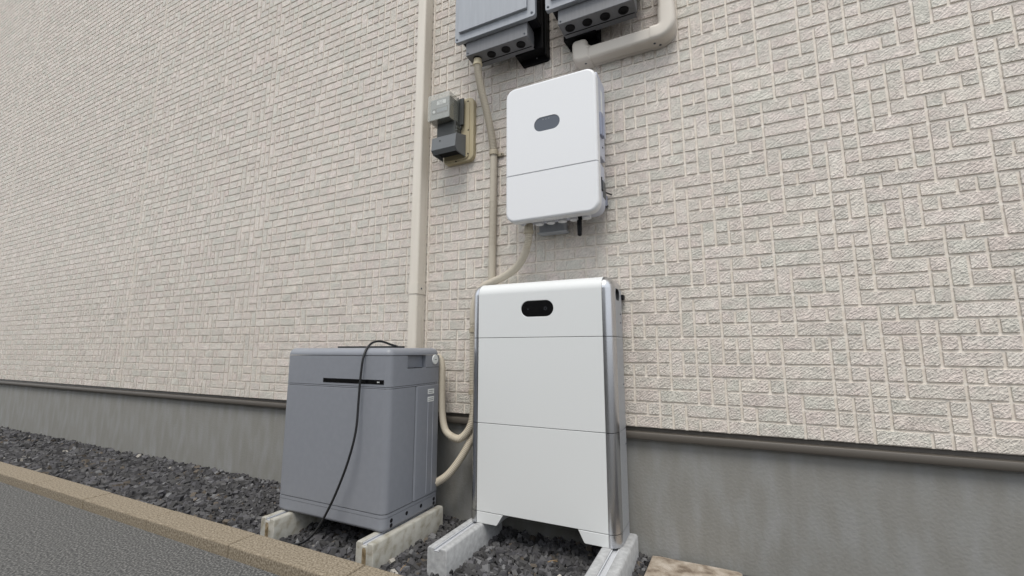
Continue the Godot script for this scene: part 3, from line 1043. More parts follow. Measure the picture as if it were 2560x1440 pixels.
# ------------------------------------------------------------------ white inverter
func inverter() -> void:
	var t := thing("wall_inverter", "white wall-hung inverter with rounded corners and a dark grey pill window", "inverter")
	var x0 := -0.83; var x1 := -0.411; var R := 0.045
	var up := MB.new()
	var p := PackedVector2Array([Vector2(x0, 1.5599), Vector2(x1, 1.5599)])
	p.append_array(arc2(Vector2(x1 - R, 1.976 - R), R, 0, 90, 8))
	p.append_array(arc2(Vector2(x0 + R, 1.976 - R), R, 90, 180, 8))
	# the window is let into the cover
	var pill := rrect(-0.690, 1.7385, -0.571, 1.8035, 0.0322, 8)
	up.prism(p, -0.04, 0.0, 0.012, 0, 4, true, false, 0)
	var pin := PackedVector2Array()
	var k2 := 6
	# front face ring between the cover's inset outline and the pill
	var ins := MB.ccw(p)
	var io := Geometry2D.offset_polygon(ins, -0.012, Geometry2D.JOIN_MITER)[0]
	var bigger := around(pill, -0.72, 1.70, -0.541, 1.84)
	up.holed(bigger, pill, 0.0)
	up.well(pill, 0.0, 0.0025, false)
	var fx0 := x0 + 0.012; var fx1 := x1 - 0.012; var r2 := R - 0.012
	var yT := 1.976 - 0.012
	var zz := Vector3(0, 0, 1)
	# bands of the front around that ring
	var lowp := PackedVector2Array([Vector2(fx0, 1.5617), Vector2(fx1, 1.5617), Vector2(fx1, 1.70), Vector2(fx0, 1.70)])
	var leftp := PackedVector2Array([Vector2(fx0, 1.70), Vector2(-0.72, 1.70), Vector2(-0.72, 1.84), Vector2(fx0, 1.84)])
	var rightp := PackedVector2Array([Vector2(-0.541, 1.70), Vector2(fx1, 1.70), Vector2(fx1, 1.84), Vector2(-0.541, 1.84)])
	var topp := PackedVector2Array([Vector2(fx0, 1.84), Vector2(fx1, 1.84)])
	topp.append_array(arc2(Vector2(fx1 - r2, yT - r2), r2, 0, 90, 8))
	topp.append_array(arc2(Vector2(fx0 + r2, yT - r2), r2, 90, 180, 8))
	for q in [lowp, leftp, rightp, topp]:
		var ix := Geometry2D.triangulate_polygon(q)
		for i in range(0, ix.size(), 3):
			up.tri(Vector3(q[ix[i]].x, q[ix[i]].y, 0), Vector3(q[ix[i + 1]].x, q[ix[i + 1]].y, 0), Vector3(q[ix[i + 2]].x, q[ix[i + 2]].y, 0), zz, zz, zz)
	var uo := obj("upper_cover", up, M.white2, t)
	var ld := MB.new()
	ld.prism(rrect(-0.6898, 1.7387, -0.5712, 1.8033, 0.032, 8), -0.006, -0.0018)
	obj("indicator_window", ld, M.led, uo)
	for i in 3:
		var dt := MB.new()
		dt.xf = Transform3D(Basis(Vector3(1, 0, 0), Vector3(0, 0, 1), Vector3(0, -1, 0)), Vector3(-0.648 + i * 0.0135, 1.792 - (0.0 if i != 1 else 0.001), -0.0017))
		dt.lathe(PackedVector2Array([Vector2(0.003, 0), Vector2(0.003, 0.0004), Vector2(0, 0.0005)]), Vector3.ZERO, 10)
		obj("indicator_light", dt, M.mark, uo)
	var lo := MB.new()
	var pl := PackedVector2Array()
	pl.append_array(arc2(Vector2(x0 + R, 1.346 + R), R, 180, 270, 8))
	pl.append_array(arc2(Vector2(x1 - R, 1.346 + R), R, 270, 360, 8))
	pl.append(Vector2(x1, 1.5579)); pl.append(Vector2(x0, 1.5579))
	lo.prism(pl, -0.04, 0.0, 0.012, 0, 4, true, true, pl.size() - 2)
	obj("lower_cover", lo, M.white2, t)
	# body behind the covers: tall upper case, set-back waist, rounded lower case
	var bx1 := -0.4135; var bx0 := -0.823
	var b := MB.new()
	b.rbox(Vector3((bx0 + bx1) / 2, 1.845, -0.1), Vector3(bx1 - bx0, 0.25, 0.134), 0.005, 2)
	b.rbox(Vector3((bx0 + bx1) / 2, 1.668, -0.0875), Vector3(bx1 - bx0 - 0.002, 0.13, 0.107), 0.004, 1)
	b.rbox(Vector3((bx0 + bx1) / 2, 1.585, -0.05), Vector3(bx1 - bx0 - 0.014, 0.09, 0.05), 0.004, 1)
	b.xf = Transform3D.IDENTITY
	var lp := PackedVector2Array()
	lp.append_array(arc2(Vector2(bx0 + 0.04, 1.358 + 0.04), 0.04, 180, 270, 6))
	lp.append_array(arc2(Vector2(bx1 - 0.04, 1.358 + 0.04), 0.04, 270, 360, 6))
	lp.append(Vector2(bx1, 1.565)); lp.append(Vector2(bx0, 1.565))
	b.prism(lp, -0.118, -0.03, 0, 0.004, 2)
	var bo := obj("case", b, M.lav, t)
	var hp := MB.new()
	hp.box(Vector3((bx0 + bx1) / 2, 1.66, -0.162), Vector3(0.34, 0.42, 0.052))
	hp.box(Vector3(-0.45, 1.44, -0.165), Vector3(0.06, 0.05, 0.048))
	obj("mounting_plate", hp, M.lav_dark, t)
	for q in [[1.735, -0.108], [1.655, -0.1]]:
		obj("screw", screw_head(Vector3(bx1 - 0.001, q[0], q[1]), 0.004, Vector3(1, 0, 0)), M.black, bo)
	# rotary switch handle on the right flank
	var sw := MB.new()
	sw.rbox(Vector3(bx1 + 0.002, 1.745, -0.077), Vector3(0.014, 0.105, 0.046), 0.004, 2)
	sw.rbox(Vector3(bx1 + 0.006, 1.738, -0.082), Vector3(0.014, 0.088, 0.014), 0.003, 1)
	obj("switch_handle", sw, M.lav_dark, bo)
	# latch, warning label and cable clip
	var lt := MB.new()
	lt.rbox(Vector3(bx1 + 0.001, 1.478, -0.058), Vector3(0.006, 0.06, 0.006), 0.002, 1)
	lt.rbox(Vector3(bx1 + 0.001, 1.452, -0.064), Vector3(0.006, 0.006, 0.018), 0.002, 1)
	obj("latch", lt, M.black, bo)
	var cp := MB.new()
	cp.rbox(Vector3(bx1 - 0.002, 1.465, -0.1), Vector3(0.008, 0.075, 0.05), 0.003, 1)
	obj("latch_plate", cp, M.screw, bo)
	var st := MB.new()
	st.box(Vector3(bx1 + 0.0004, 1.865, -0.1), Vector3(0.0006, 0.1, 0.022))
	obj("rating_label", st, M.paper, bo)
	var wr := MB.new()
	wr.tube(PackedVector3Array([Vector3(-0.425, 1.47, -0.12), Vector3(-0.412, 1.468, -0.15), Vector3(-0.402, 1.472, -0.186)]), 0.0035, 8)
	obj("earth_wire", wr, M.rubber, bo)
	wr = MB.new()
	wr.tube(PackedVector3Array([Vector3(-0.425, 1.405, -0.12), Vector3(-0.414, 1.402, -0.135), Vector3(-0.412, 1.41, -0.15)]), 0.004, 8)
	obj("earth_wire", wr, M.rubber, bo)
	# glands under the case
	for i in 6:
		var gx := -0.752 + i * 0.0535
		var g := MB.new()
		var dn := 0.018
		g.lathe(PackedVector2Array([Vector2(0.0, -dn), Vector2(0.015, -dn), Vector2(0.019, -dn + 0.002), Vector2(0.0195, 0.004)]), Vector3(gx, 1.359, -0.074), 22)
		obj("cable_gland", g, M.white2, bo)
	var ub := MB.new()
	ub.rbox(Vector3(-0.665, 1.347, -0.160), Vector3(0.12, 0.046, 0.05), 0.003, 1)
	ub.box(Vector3(-0.665, 1.323, -0.160), Vector3(0.135, 0.003, 0.056))
	obj("rear_bracket", ub, M.pcs, t)
	# stick aerial
	var an := MB.new()
	an.lathe(PackedVector2Array([Vector2(0.0, 0.0), Vector2(0.006, 0.0015), Vector2(0.0095, 0.006), Vector2(0.0105, 0.07), Vector2(0.013, 0.074), Vector2(0.014, 0.086), Vector2(0.009, 0.092)]), Vector3(-0.518, 1.272, -0.08), 16)
	obj("stick_aerial", an, M.black, t)

# ------------------------------------------------------------------ white battery
const BX0 := -0.960
const BX1 := -0.4125
const BR := 0.041      # width of the corner columns
const BI := 0.045       # how far they run back
const BB := -0.162      # back

func column_strip(path: Array, left: bool) -> MB:   # path of [pos(y,z), normal(y,z)]
	var m := MB.new()
	var prev := []
	for q in path:
		var ring := []
		for i in 9:
			var a := PI / 2 * i / 8
			var dx := sin(a) * BR; var ins := (1 - cos(a)) * BI
			var nx := sin(a) * BI; var nn := cos(a) * BR
			var l := sqrt(nx * nx + nn * nn)
			nx /= l; nn /= l
			var y: float = q[0].x - q[1].x * ins
			var z: float = q[0].y - q[1].y * ins
			var x := BX1 + 0.0012 + dx if not left else BX0 - 0.0012 - dx
			ring.append([Vector3(x, y, z), Vector3(nx if not left else -nx, q[1].x * nn, q[1].y * nn)])
		if prev.size():
			for i in 8:
				m.quad(prev[i][0], prev[i + 1][0], ring[i + 1][0], ring[i][0], prev[i][1], prev[i + 1][1], ring[i + 1][1], ring[i][1])
		prev = ring
	return m

func side_sheet(y0: float, y1: float, left: bool) -> MB:
	var m := MB.new()
	var x := BX1 + BR + 0.001 if not left else BX0 - BR - 0.001
	m.flat(Vector3(x, y0, -BI), Vector3(x, y0, BB), Vector3(x, y1, BB), Vector3(x, y1, -BI), Vector3(-1 if left else 1, 0, 0))
	m.flat(Vector3(x, y0, BB), Vector3((BX0 + BX1) / 2, y0, BB), Vector3((BX0 + BX1) / 2, y1, BB), Vector3(x, y1, BB), Vector3(0, 0, -1))
	return m

func module(called: String, t: Node3D, y0: float, y1: float) -> void:
	var f := MB.new()
	var nz := Vector3(0, 0, 1)
	f.prism(PackedVector2Array([Vector2(BX0, y0), Vector2(BX1, y0), Vector2(BX1, y1), Vector2(BX0, y1)]), -0.03, 0.0, 0.0012, 0, 2)
	# top and bottom lids of the module
	for e in [[y0, -1.0], [y1, 1.0]]:
		f.flat(Vector3(BX0 - BR, e[0], -BI), Vector3(BX1 + BR, e[0], -BI), Vector3(BX1 + BR, e[0], BB), Vector3(BX0 - BR, e[0], BB), Vector3(0, e[1], 0))
	var o := obj(called, f, M.white, t)
	for left in [false, true]:
		obj("corner_column", column_strip([[Vector2(y0, 0), Vector2(0, 1)], [Vector2(y1, 0), Vector2(0, 1)]], left), M.silver, o)
		obj("side_sheet", side_sheet(y0, y1, left), M.perf, o)

func battery() -> void:
	var t := thing("battery_stack", "tall white battery stack with silver rounded corner columns standing on two concrete blocks", "battery")
	module("battery_module", t, 0.1395, 0.4895)
	module("battery_module", t, 0.4918, 0.8465)
	# head module, its front bending over into the top
	var y0 := 0.8490; var yb := 1.034; var R := 0.051
	var path := [[Vector2(y0, 0), Vector2(0, 1)]]
	for i in 9:
		var a := PI / 2 * i / 8
		path.append([Vector2(yb + sin(a) * R, -R + cos(a) * R), Vector2(sin(a), cos(a))])
	path.append([Vector2(yb + R, BB), Vector2(1, 0)])
	var f := MB.new()
	var pill := rrect(-0.757, 0.9305, -0.611, 1.0000, 0.0345, 8)
	for i in path.size() - 1:
		var a = path[i]; var b = path[i + 1]
		if i == 0: continue
		f.quad(Vector3(BX0, a[0].x, a[0].y), Vector3(BX1, a[0].x, a[0].y), Vector3(BX1, b[0].x, b[0].y), Vector3(BX0, b[0].x, b[0].y), Vector3(0, a[1].x, a[1].y), Vector3(0, a[1].x, a[1].y), Vector3(0, b[1].x, b[1].y), Vector3(0, b[1].x, b[1].y))
	f.holed(around(pill, BX0, y0, BX1, yb), pill, 0.0)
	# bevelled rim of the display
	var inn := rrect(-0.7555, 0.932, -0.6125, 0.9985, 0.0330, 8)
	var pp := MB.ccw(pill); var ii := MB.ccw(inn)
	for i in pp.size():
		var j := (i + 1) % pp.size()
		var d := (pp[j] - pp[i]).normalized()
		var nn := Vector3(-d.y, d.x, 0.8).normalized()
		f.flat(Vector3(pp[i].x, pp[i].y, 0), Vector3(pp[j].x, pp[j].y, 0), Vector3(ii[j].x, ii[j].y, -0.003), Vector3(ii[i].x, ii[i].y, -0.003), nn)
	f.flat(Vector3(BX0 - BR, y0, -BI), Vector3(BX1 + BR, y0, -BI), Vector3(BX1 + BR, y0, BB), Vector3(BX0 - BR, y0, BB), Vector3(0, -1, 0))
	f.flat(Vector3(BX0, y0, 0), Vector3(BX1, y0, 0), Vector3(BX1, y0, -BI), Vector3(BX0, y0, -BI), Vector3(0, -1, 0))
	var o := obj("head_module", f, M.white, t)
	var dp := MB.new()
	dp.prism(inn, -0.008, -0.0028)
	obj("display", dp, M.black_gloss, o)
	var mk := MB.new()
	mk.xf = Transform3D(Basis(Vector3(1, 0, 0), Vector3(0, 0, 1), Vector3(0, -1, 0)), Vector3(-0.647, 0.9645, -0.0027))
	mk.lathe(PackedVector2Array([Vector2(0.0075, 0), Vector2(0.0075, 0.0003), Vector2(0.0066, 0.0003), Vector2(0.0066, 0)]), Vector3.ZERO, 20)
	mk.lathe(PackedVector2Array([Vector2(0.0045, 0), Vector2(0.0045, 0.0003), Vector2(0.0036, 0.0003), Vector2(0.0036, 0)]), Vector3.ZERO, 16)
	obj("ring_symbol", mk, M.mark_dim, o)
	var mk2 := MB.new()
	mk2.box(Vector3(-0.7250, 0.9645, -0.0026), Vector3(0.006, 0.0014, 0.0004))
	mk2.box(Vector3(-0.7250, 0.9645, -0.00265), Vector3(0.0014, 0.006, 0.0004))
	obj("power_symbol", mk2, M.mark_dim, o)
	for left in [false, true]:
		obj("corner_column", column_strip(path, left), M.silver, o)
		# side sheet with the grip recess at its top
		var s := MB.new()
		s.xf = side_xf()
		if left: s.xf = Transform3D(Basis(Vector3(0, 0, 1), Vector3(0, 1, 0), Vector3(-1, 0, 0)), Vector3.ZERO)
		var xo := BX1 + BR + 0.001 if not left else -(BX0 - BR - 0.001)
		var sg := 1.0 if not left else -1.0
		var ring := PackedVector2Array()
		for q in rrect(0.0535, 0.992, 0.122, 1.0385, 0.020, 6): ring.append(Vector2(q.x * sg, q.y))
		var oa := around(ring, min(BI * sg, -BB * sg), 0.975, max(BI * sg, -BB * sg), yb + R - BI + 0.001)
		s.holed(oa, ring, xo)
		obj("end_cap", s, M.side_plain, o)
		var wl := MB.new()
		wl.xf = s.xf
		wl.well(ring, xo, 0.03)
		obj("grip_recess", wl, M.seam, o)
		obj("side_sheet", side_sheet(y0, 0.975, left), M.perf, o)
		var cp := MB.new()   # strip above the recess, up to the turned-over column
		var xs := BX1 + BR + 0.001 if not left else BX0 - BR - 0.001
		cp.flat(Vector3(xs, yb + R - BI, -BI - 0.016), Vector3(xs, yb + R - BI, BB), Vector3(xs, yb + R - BI + 0.002, BB), Vector3(xs, yb + R - BI + 0.002, -BI - 0.016), Vector3(1 if not left else -1, 0, 0))
		obj("cap_strip", cp, M.side_plain, o)
	var gr := MB.new()
	gr.rbox(Vector3(-0.393, 1.017, -0.088), Vector3(0.02, 0.010, 0.062), 0.003, 1)
	obj("grip_bar", gr, M.black, o)
	# dark core that shows in the seams
	var core := MB.new()
	core.box(Vector3((BX0 + BX1) / 2, 0.59, -0.082), Vector3(BX1 - BX0 + BR * 1.6, 0.86, 0.13))
	obj("core", core, M.seam, t)
	# feet
	for left in [false, true]:
		var ft := MB.new()
		var pts: PackedVector2Array
		if left: pts = PackedVector2Array([Vector2(BX0, 0.0935), Vector2(-0.871, 0.0935), Vector2(-0.865, 0.096), Vector2(-0.839, 0.1372), Vector2(BX0, 0.1372)])
		else: pts = PackedVector2Array([Vector2(BX1, 0.0935), Vector2(-0.498, 0.0935), Vector2(-0.504, 0.096), Vector2(-0.526, 0.1372), Vector2(BX1, 0.1372)])
		ft.prism(pts, BB, 0.0, 0.0015, 0, 2)
		var fo := obj("foot", ft, M.white, t)
		obj("corner_column", column_strip([[Vector2(0.0940, 0), Vector2(0, 1)], [Vector2(0.1375, 0), Vector2(0, 1)]], left), M.silver, fo)
		obj("side_sheet", side_sheet(0.0940, 0.1375, left), M.side_plain, fo)
	# wall bracket knob behind the right top corner, small screws on the flank
	var kn := screw_head(Vector3(-0.366, 1.014, -0.17), 0.010, Vector3(1, 0.1, 0.2))
	kn.xf = Transform3D.IDENTITY
	kn.rbox(Vector3(-0.385, 1.014, -0.172), Vector3(0.05, 0.02, 0.03), 0.004, 1)
	obj("wall_bracket", kn, M.black, t)
	for q in [[0.94, -0.13], [0.905, -0.128], [0.66, -0.145], [0.43, -0.146]]:
		obj("screw", screw_head(Vector3(BX1 + BR + 0.001, q[0], q[1]), 0.003, Vector3(1, 0, 0)), M.screw, t)

# ------------------------------------------------------------------ grey storage cabinet
func cabinet() -> void:
	var t := thing("grey_cabinet", "grey plastic storage battery cabinet with a black display strip beside the white battery", "storage battery")
	var x0 := -1.84; var x1 := -1.221; var zf := 0.262; var zb := -0.088
	var R := 0.03; var RB := 0.012
	# plan outline: x, then -z as the second coordinate
	var full := PackedVector2Array()
	full.append_array(arc2(Vector2(x1 - R, -zf + R), R, -90, 0, 6))
	full.append_array(arc2(Vector2(x1 - RB, -zb - RB), RB, 0, 90, 5))
	full.append_array(arc2(Vector2(x0 + RB, -zb - RB), RB, 90, 180, 5))
	full.append_array(arc2(Vector2(x0 + R, -zf + R), R, 180, 270, 6))
	var lid := MB.new(); lid.xf = up_xf()
	var ltop := PackedVector2Array()
	ltop.append_array(arc2(Vector2(x1 - R, -zf + R), R, -90, 0, 6))
	ltop.append_array(arc2(Vector2(x1 - R, -zb - R), R, 0, 90, 6))
	ltop.append_array(arc2(Vector2(x0 + R, -zb - R), R, 90, 180, 6))
	ltop.append_array(arc2(Vector2(x0 + R, -zf + R), R, 180, 270, 6))
	lid.prism(ltop, 0.7735, 0.8045, 0.0285, 0, 8)
	obj("lid", lid, M.cab, t)
	# upper case with the grip notched into its right side
	var uc := MB.new(); uc.xf = up_xf()
	uc.prism(full, 0.6465, 0.7165)
	# rebuild the right side with a notch
	var nn := PackedVector2Array()
	nn.append_array(arc2(Vector2(x1 - R, -zf + R), R, -90, 0, 6))
	nn.append(Vector2(x1, -0.150)); nn.append(Vector2(x1 - 0.022, -0.150)); nn.append(Vector2(x1 - 0.022, -0.022)); nn.append(Vector2(x1, -0.022))
	nn.append_array(arc2(Vector2(x1 - RB, -zb - RB), RB, 0, 90, 5))
	nn.append_array(arc2(Vector2(x0 + RB, -zb - RB), RB, 90, 180, 5))
	nn.append_array(arc2(Vector2(x0 + R, -zf + R), R, 180, 270, 6))
	uc.prism(nn, 0.7165, 0.7712, 0.0, 0.0, 2)
	var uo := obj("upper_case", uc, M.cab, t)
	for i in 2:
		var sl := MB.new()
		sl.box(Vector3(x1 - 0.010, 0.7175, 0.113 - i * 0.048), Vector3(0.018, 0.003, 0.038))
		obj("grip_slot", sl, M.void_, uo)
	var ln := MB.new()
	ln.box(Vector3(x1 + 0.0002, 0.7168, -0.03), Vector3(0.0006, 0.0016, 0.10))
	obj("panel_line", ln, M.seam, uo)
	var bt := MB.new()
	bt.xf = Transform3D(Basis(Vector3(0, 0, -1), Vector3(1, 0, 0), Vector3(0, -1, 0)), Vector3(x1, 0.7515, -0.046))
	bt.lathe(PackedVector2Array([Vector2(0.0225, 0), Vector2(0.0225, 0.002), Vector2(0.021, 0.0035), Vector2(0.0, 0.0035)]), Vector3.ZERO, 24)
	bt.xf = Transform3D.IDENTITY
	var bo := obj("round_badge", bt, M.paper, uo)
	var bl := MB.new()
	bl.box(Vector3(x1 + 0.0038, 0.751, -0.048), Vector3(0.0006, 0.0025, 0.014))
	obj("badge_print", bl, M.meter_dark, uo)
	var ds := MB.new()
	ds.rbox(Vector3(-1.42, 0.6655, zf - 0.0005), Vector3(0.345, 0.0185, 0.004), 0.0012, 1)
	obj("display_strip", ds, M.black_gloss, uo)
	var dm := MB.new()
	for i in 3: dm.box(Vector3(-1.272 - i * 0.0042, 0.665, zf + 0.0016), Vector3(0.0026, 0.0055 - (i % 2) * 0.0012, 0.0006))
	obj("display_mark", dm, M.paper, uo)
	# thin band, then the lower case in a front and a rear shell
	var bd := MB.new(); bd.xf = up_xf()
	bd.prism(full, 0.6395, 0.6445)
	obj("belt_band", bd, M.cab, t)
	var lc := MB.new(); lc.xf = up_xf()
	var fs := PackedVector2Array()
	fs.append_array(arc2(Vector2(x1 - R, -zf + R), R, -90, 0, 6))
	fs.append(Vector2(x1, -0.0925)); fs.append(Vector2(x0, -0.0925))
	fs.append_array(arc2(Vector2(x0 + R, -zf + R), R, 180, 270, 6))
	lc.prism(fs, 0.1605, 0.6375, 0.002, 0.002, 2)
	obj("front_shell", lc, M.cab, t)
	var rs := MB.new(); rs.xf = up_xf()
	rs.prism(rrect(x0, -0.0885, x1 + 0.002, -zb, 0.014, 5), 0.1605, 0.6375, 0.003, 0.002, 2)
	var ro := obj("rear_shell", rs, M.cab, t)
	for i in 2:
		var lb := MB.new()
		lb.rbox(Vector3(x1 + 0.0024, 0.608 - i * 0.034, -0.018), Vector3(0.001, 0.022, 0.046), 0.0004, 1)
		var lo := obj("white_label", lb, M.paper, ro)
		var r2 := RandomNumberGenerator.new(); r2.seed = 9 + i
		for row in 2:
			var z := 0.0
			while z > -0.032:
				var w := r2.randf_range(0.003, 0.007)
				var pb := MB.new()
				pb.box(Vector3(x1 + 0.0030, 0.612 - i * 0.034 - row * 0.008, z - w / 2), Vector3(0.0003, 0.0042, w))
				obj("label_print", pb, M.mark, ro)
				z -= w + 0.002
	for z in [0.001, -0.037]:
		var tp := MB.new()
		tp.box(Vector3(x1 + 0.0023, 0.37, z), Vector3(0.0005, 0.40, 0.0016))
		obj("tape_edge", tp, M.lav, ro)
	# base skirt with rounded foot
	var b1 := MB.new(); b1.xf = up_xf()
	b1.prism(full, 0.1465, 0.1585)
	obj("skirt_band", b1, M.cab, t)
	var b2 := MB.new(); b2.xf = up_xf()
	b2.prism(full, 0.0945, 0.1450, 0, 0.014, 4)
	var so := obj("skirt", b2, M.cab, t)
	for q in [[0.130, 0.218], [0.112, 0.218], [0.128, 0.125], [0.128, 0.03], [0.130, -0.062], [0.112, -0.062]]:
		var h := MB.new()
		h.xf = Transform3D(Basis(Vector3(0, 0, -1), Vector3(1, 0, 0), Vector3(0, -1, 0)), Vector3(x1 + 0.0003, q[0], q[1]))
		h.lathe(PackedVector2Array([Vector2(0.0082, 0.0), Vector2(0.0078, 0.0006), Vector2(0.0, 0.0006)]), Vector3.ZERO, 16)
		obj("screw_recess", h, M.sink, so)
	var core := MB.new()
	core.box(Vector3((x0 + x1) / 2, 0.44, (zf + zb) / 2), Vector3(x1 - x0 - 0.050, 0.66, zf - zb - 0.012))
	core.box(Vector3((x0 + x1) / 2, 0.40, (zf + zb) / 2), Vector3(x1 - x0 - 0.008, 0.55, zf - zb - 0.066))
	obj("core", core, M.seam, t)

# ------------------------------------------------------------------ concrete blocks
func block(x0: float, x1: float, z0: float, z1: float, m: Material, called_label: String, y := 0.093, old := false) -> void:
	var t := thing("concrete_block", called_label, "concrete block", "concrete rail blocks under the cabinets")
	var c := (x0 + x1) / 2
	var b := MB.new()
	var sw := 0.0125
	var p := PackedVector2Array([Vector2(x0, -0.03), Vector2(x1, -0.03), Vector2(x1 - 0.001, y - 0.007), Vector2(x1 - 0.006, y - 0.001), Vector2(x1 - 0.010, y), Vector2(c + sw + 0.002, y), Vector2(c + sw, y - 0.002), Vector2(c + sw, y - 0.0115), Vector2(c - sw, y - 0.0115), Vector2(c - sw, y - 0.002), Vector2(c - sw - 0.002, y), Vector2(x0 + 0.010, y), Vector2(x0 + 0.006, y - 0.001), Vector2(x0 + 0.001, y - 0.007)])
	b.prism(p, z0, z1, 0.004, 0.004, 2)
	obj("block", b, m, t)
	var r := MB.new()
	var q := PackedVector2Array([Vector2(c - sw + 0.0005, y - 0.003), Vector2(c - sw + 0.0005, y - 0.011), Vector2(c + sw - 0.0005, y - 0.011), Vector2(c + sw - 0.0005, y - 0.003), Vector2(c + sw - 0.004, y - 0.003), Vector2(c + sw - 0.004, y - 0.005), Vector2(c + sw - 0.002, y - 0.005), Vector2(c + sw - 0.002, y - 0.0095), Vector2(c - sw + 0.002, y - 0.0095), Vector2(c - sw + 0.002, y - 0.005), Vector2(c - sw + 0.004, y - 0.005), Vector2(c - sw + 0.004, y - 0.003)])
	r.prism(q, z0 + 0.002, z1 + (0.001 if not old else -0.004))
	obj("channel_rail", r, M.rail, t)
	if old:
		var s := MB.new()   # rust run below the end of the rail
		s.prism(PackedVector2Array([Vector2(c - 0.011, -0.02), Vector2(c + 0.011, -0.02), Vector2(c + 0.0095, y - 0.026), Vector2(c + 0.006, y - 0.018), Vector2(c - 0.006, y - 0.018), Vector2(c - 0.0095, y - 0.026)]), z1 - 0.003, z1 + 0.0006)
		var so := obj("rust_stain", s, M.rust, t)
		so.set_meta("label", "brown rust stain below the rail's end")

func blocks() -> void:
	block(-1.2775, -1.192, -0.10, 0.345, M.conc_old, "old concrete rail block with brown stains under the grey cabinet", 0.093, true)
	block(-1.82, -1.735, -0.10, 0.345, M.conc_old, "old concrete rail block under the far left end of the grey cabinet", 0.093, true)
	block(-1.012, -0.927, -0.172, 0.265, M.conc, "clean grey concrete rail block under the left foot of the white battery")
	block(-0.443, -0.340, -0.172, 0.275, M.conc, "clean grey concrete rail block under the right foot of the white battery")

# ------------------------------------------------------------------ hoses
func collar(parent: Node, at: Vector3, r: float, len: float, m: Material, called := "hose_fitting") -> void:
	var c := MB.new()
	c.lathe(PackedVector2Array([Vector2(0.0, 0), Vector2(r * 1.02, 0), Vector2(r * 1.18, 0.002), Vector2(r * 1.2, len * 0.3), Vector2(r * 1.16, len * 0.34), Vector2(r * 1.06, len * 0.38), Vector2(r * 1.04, len)]), at, 22)
	obj(called, c, m, parent)

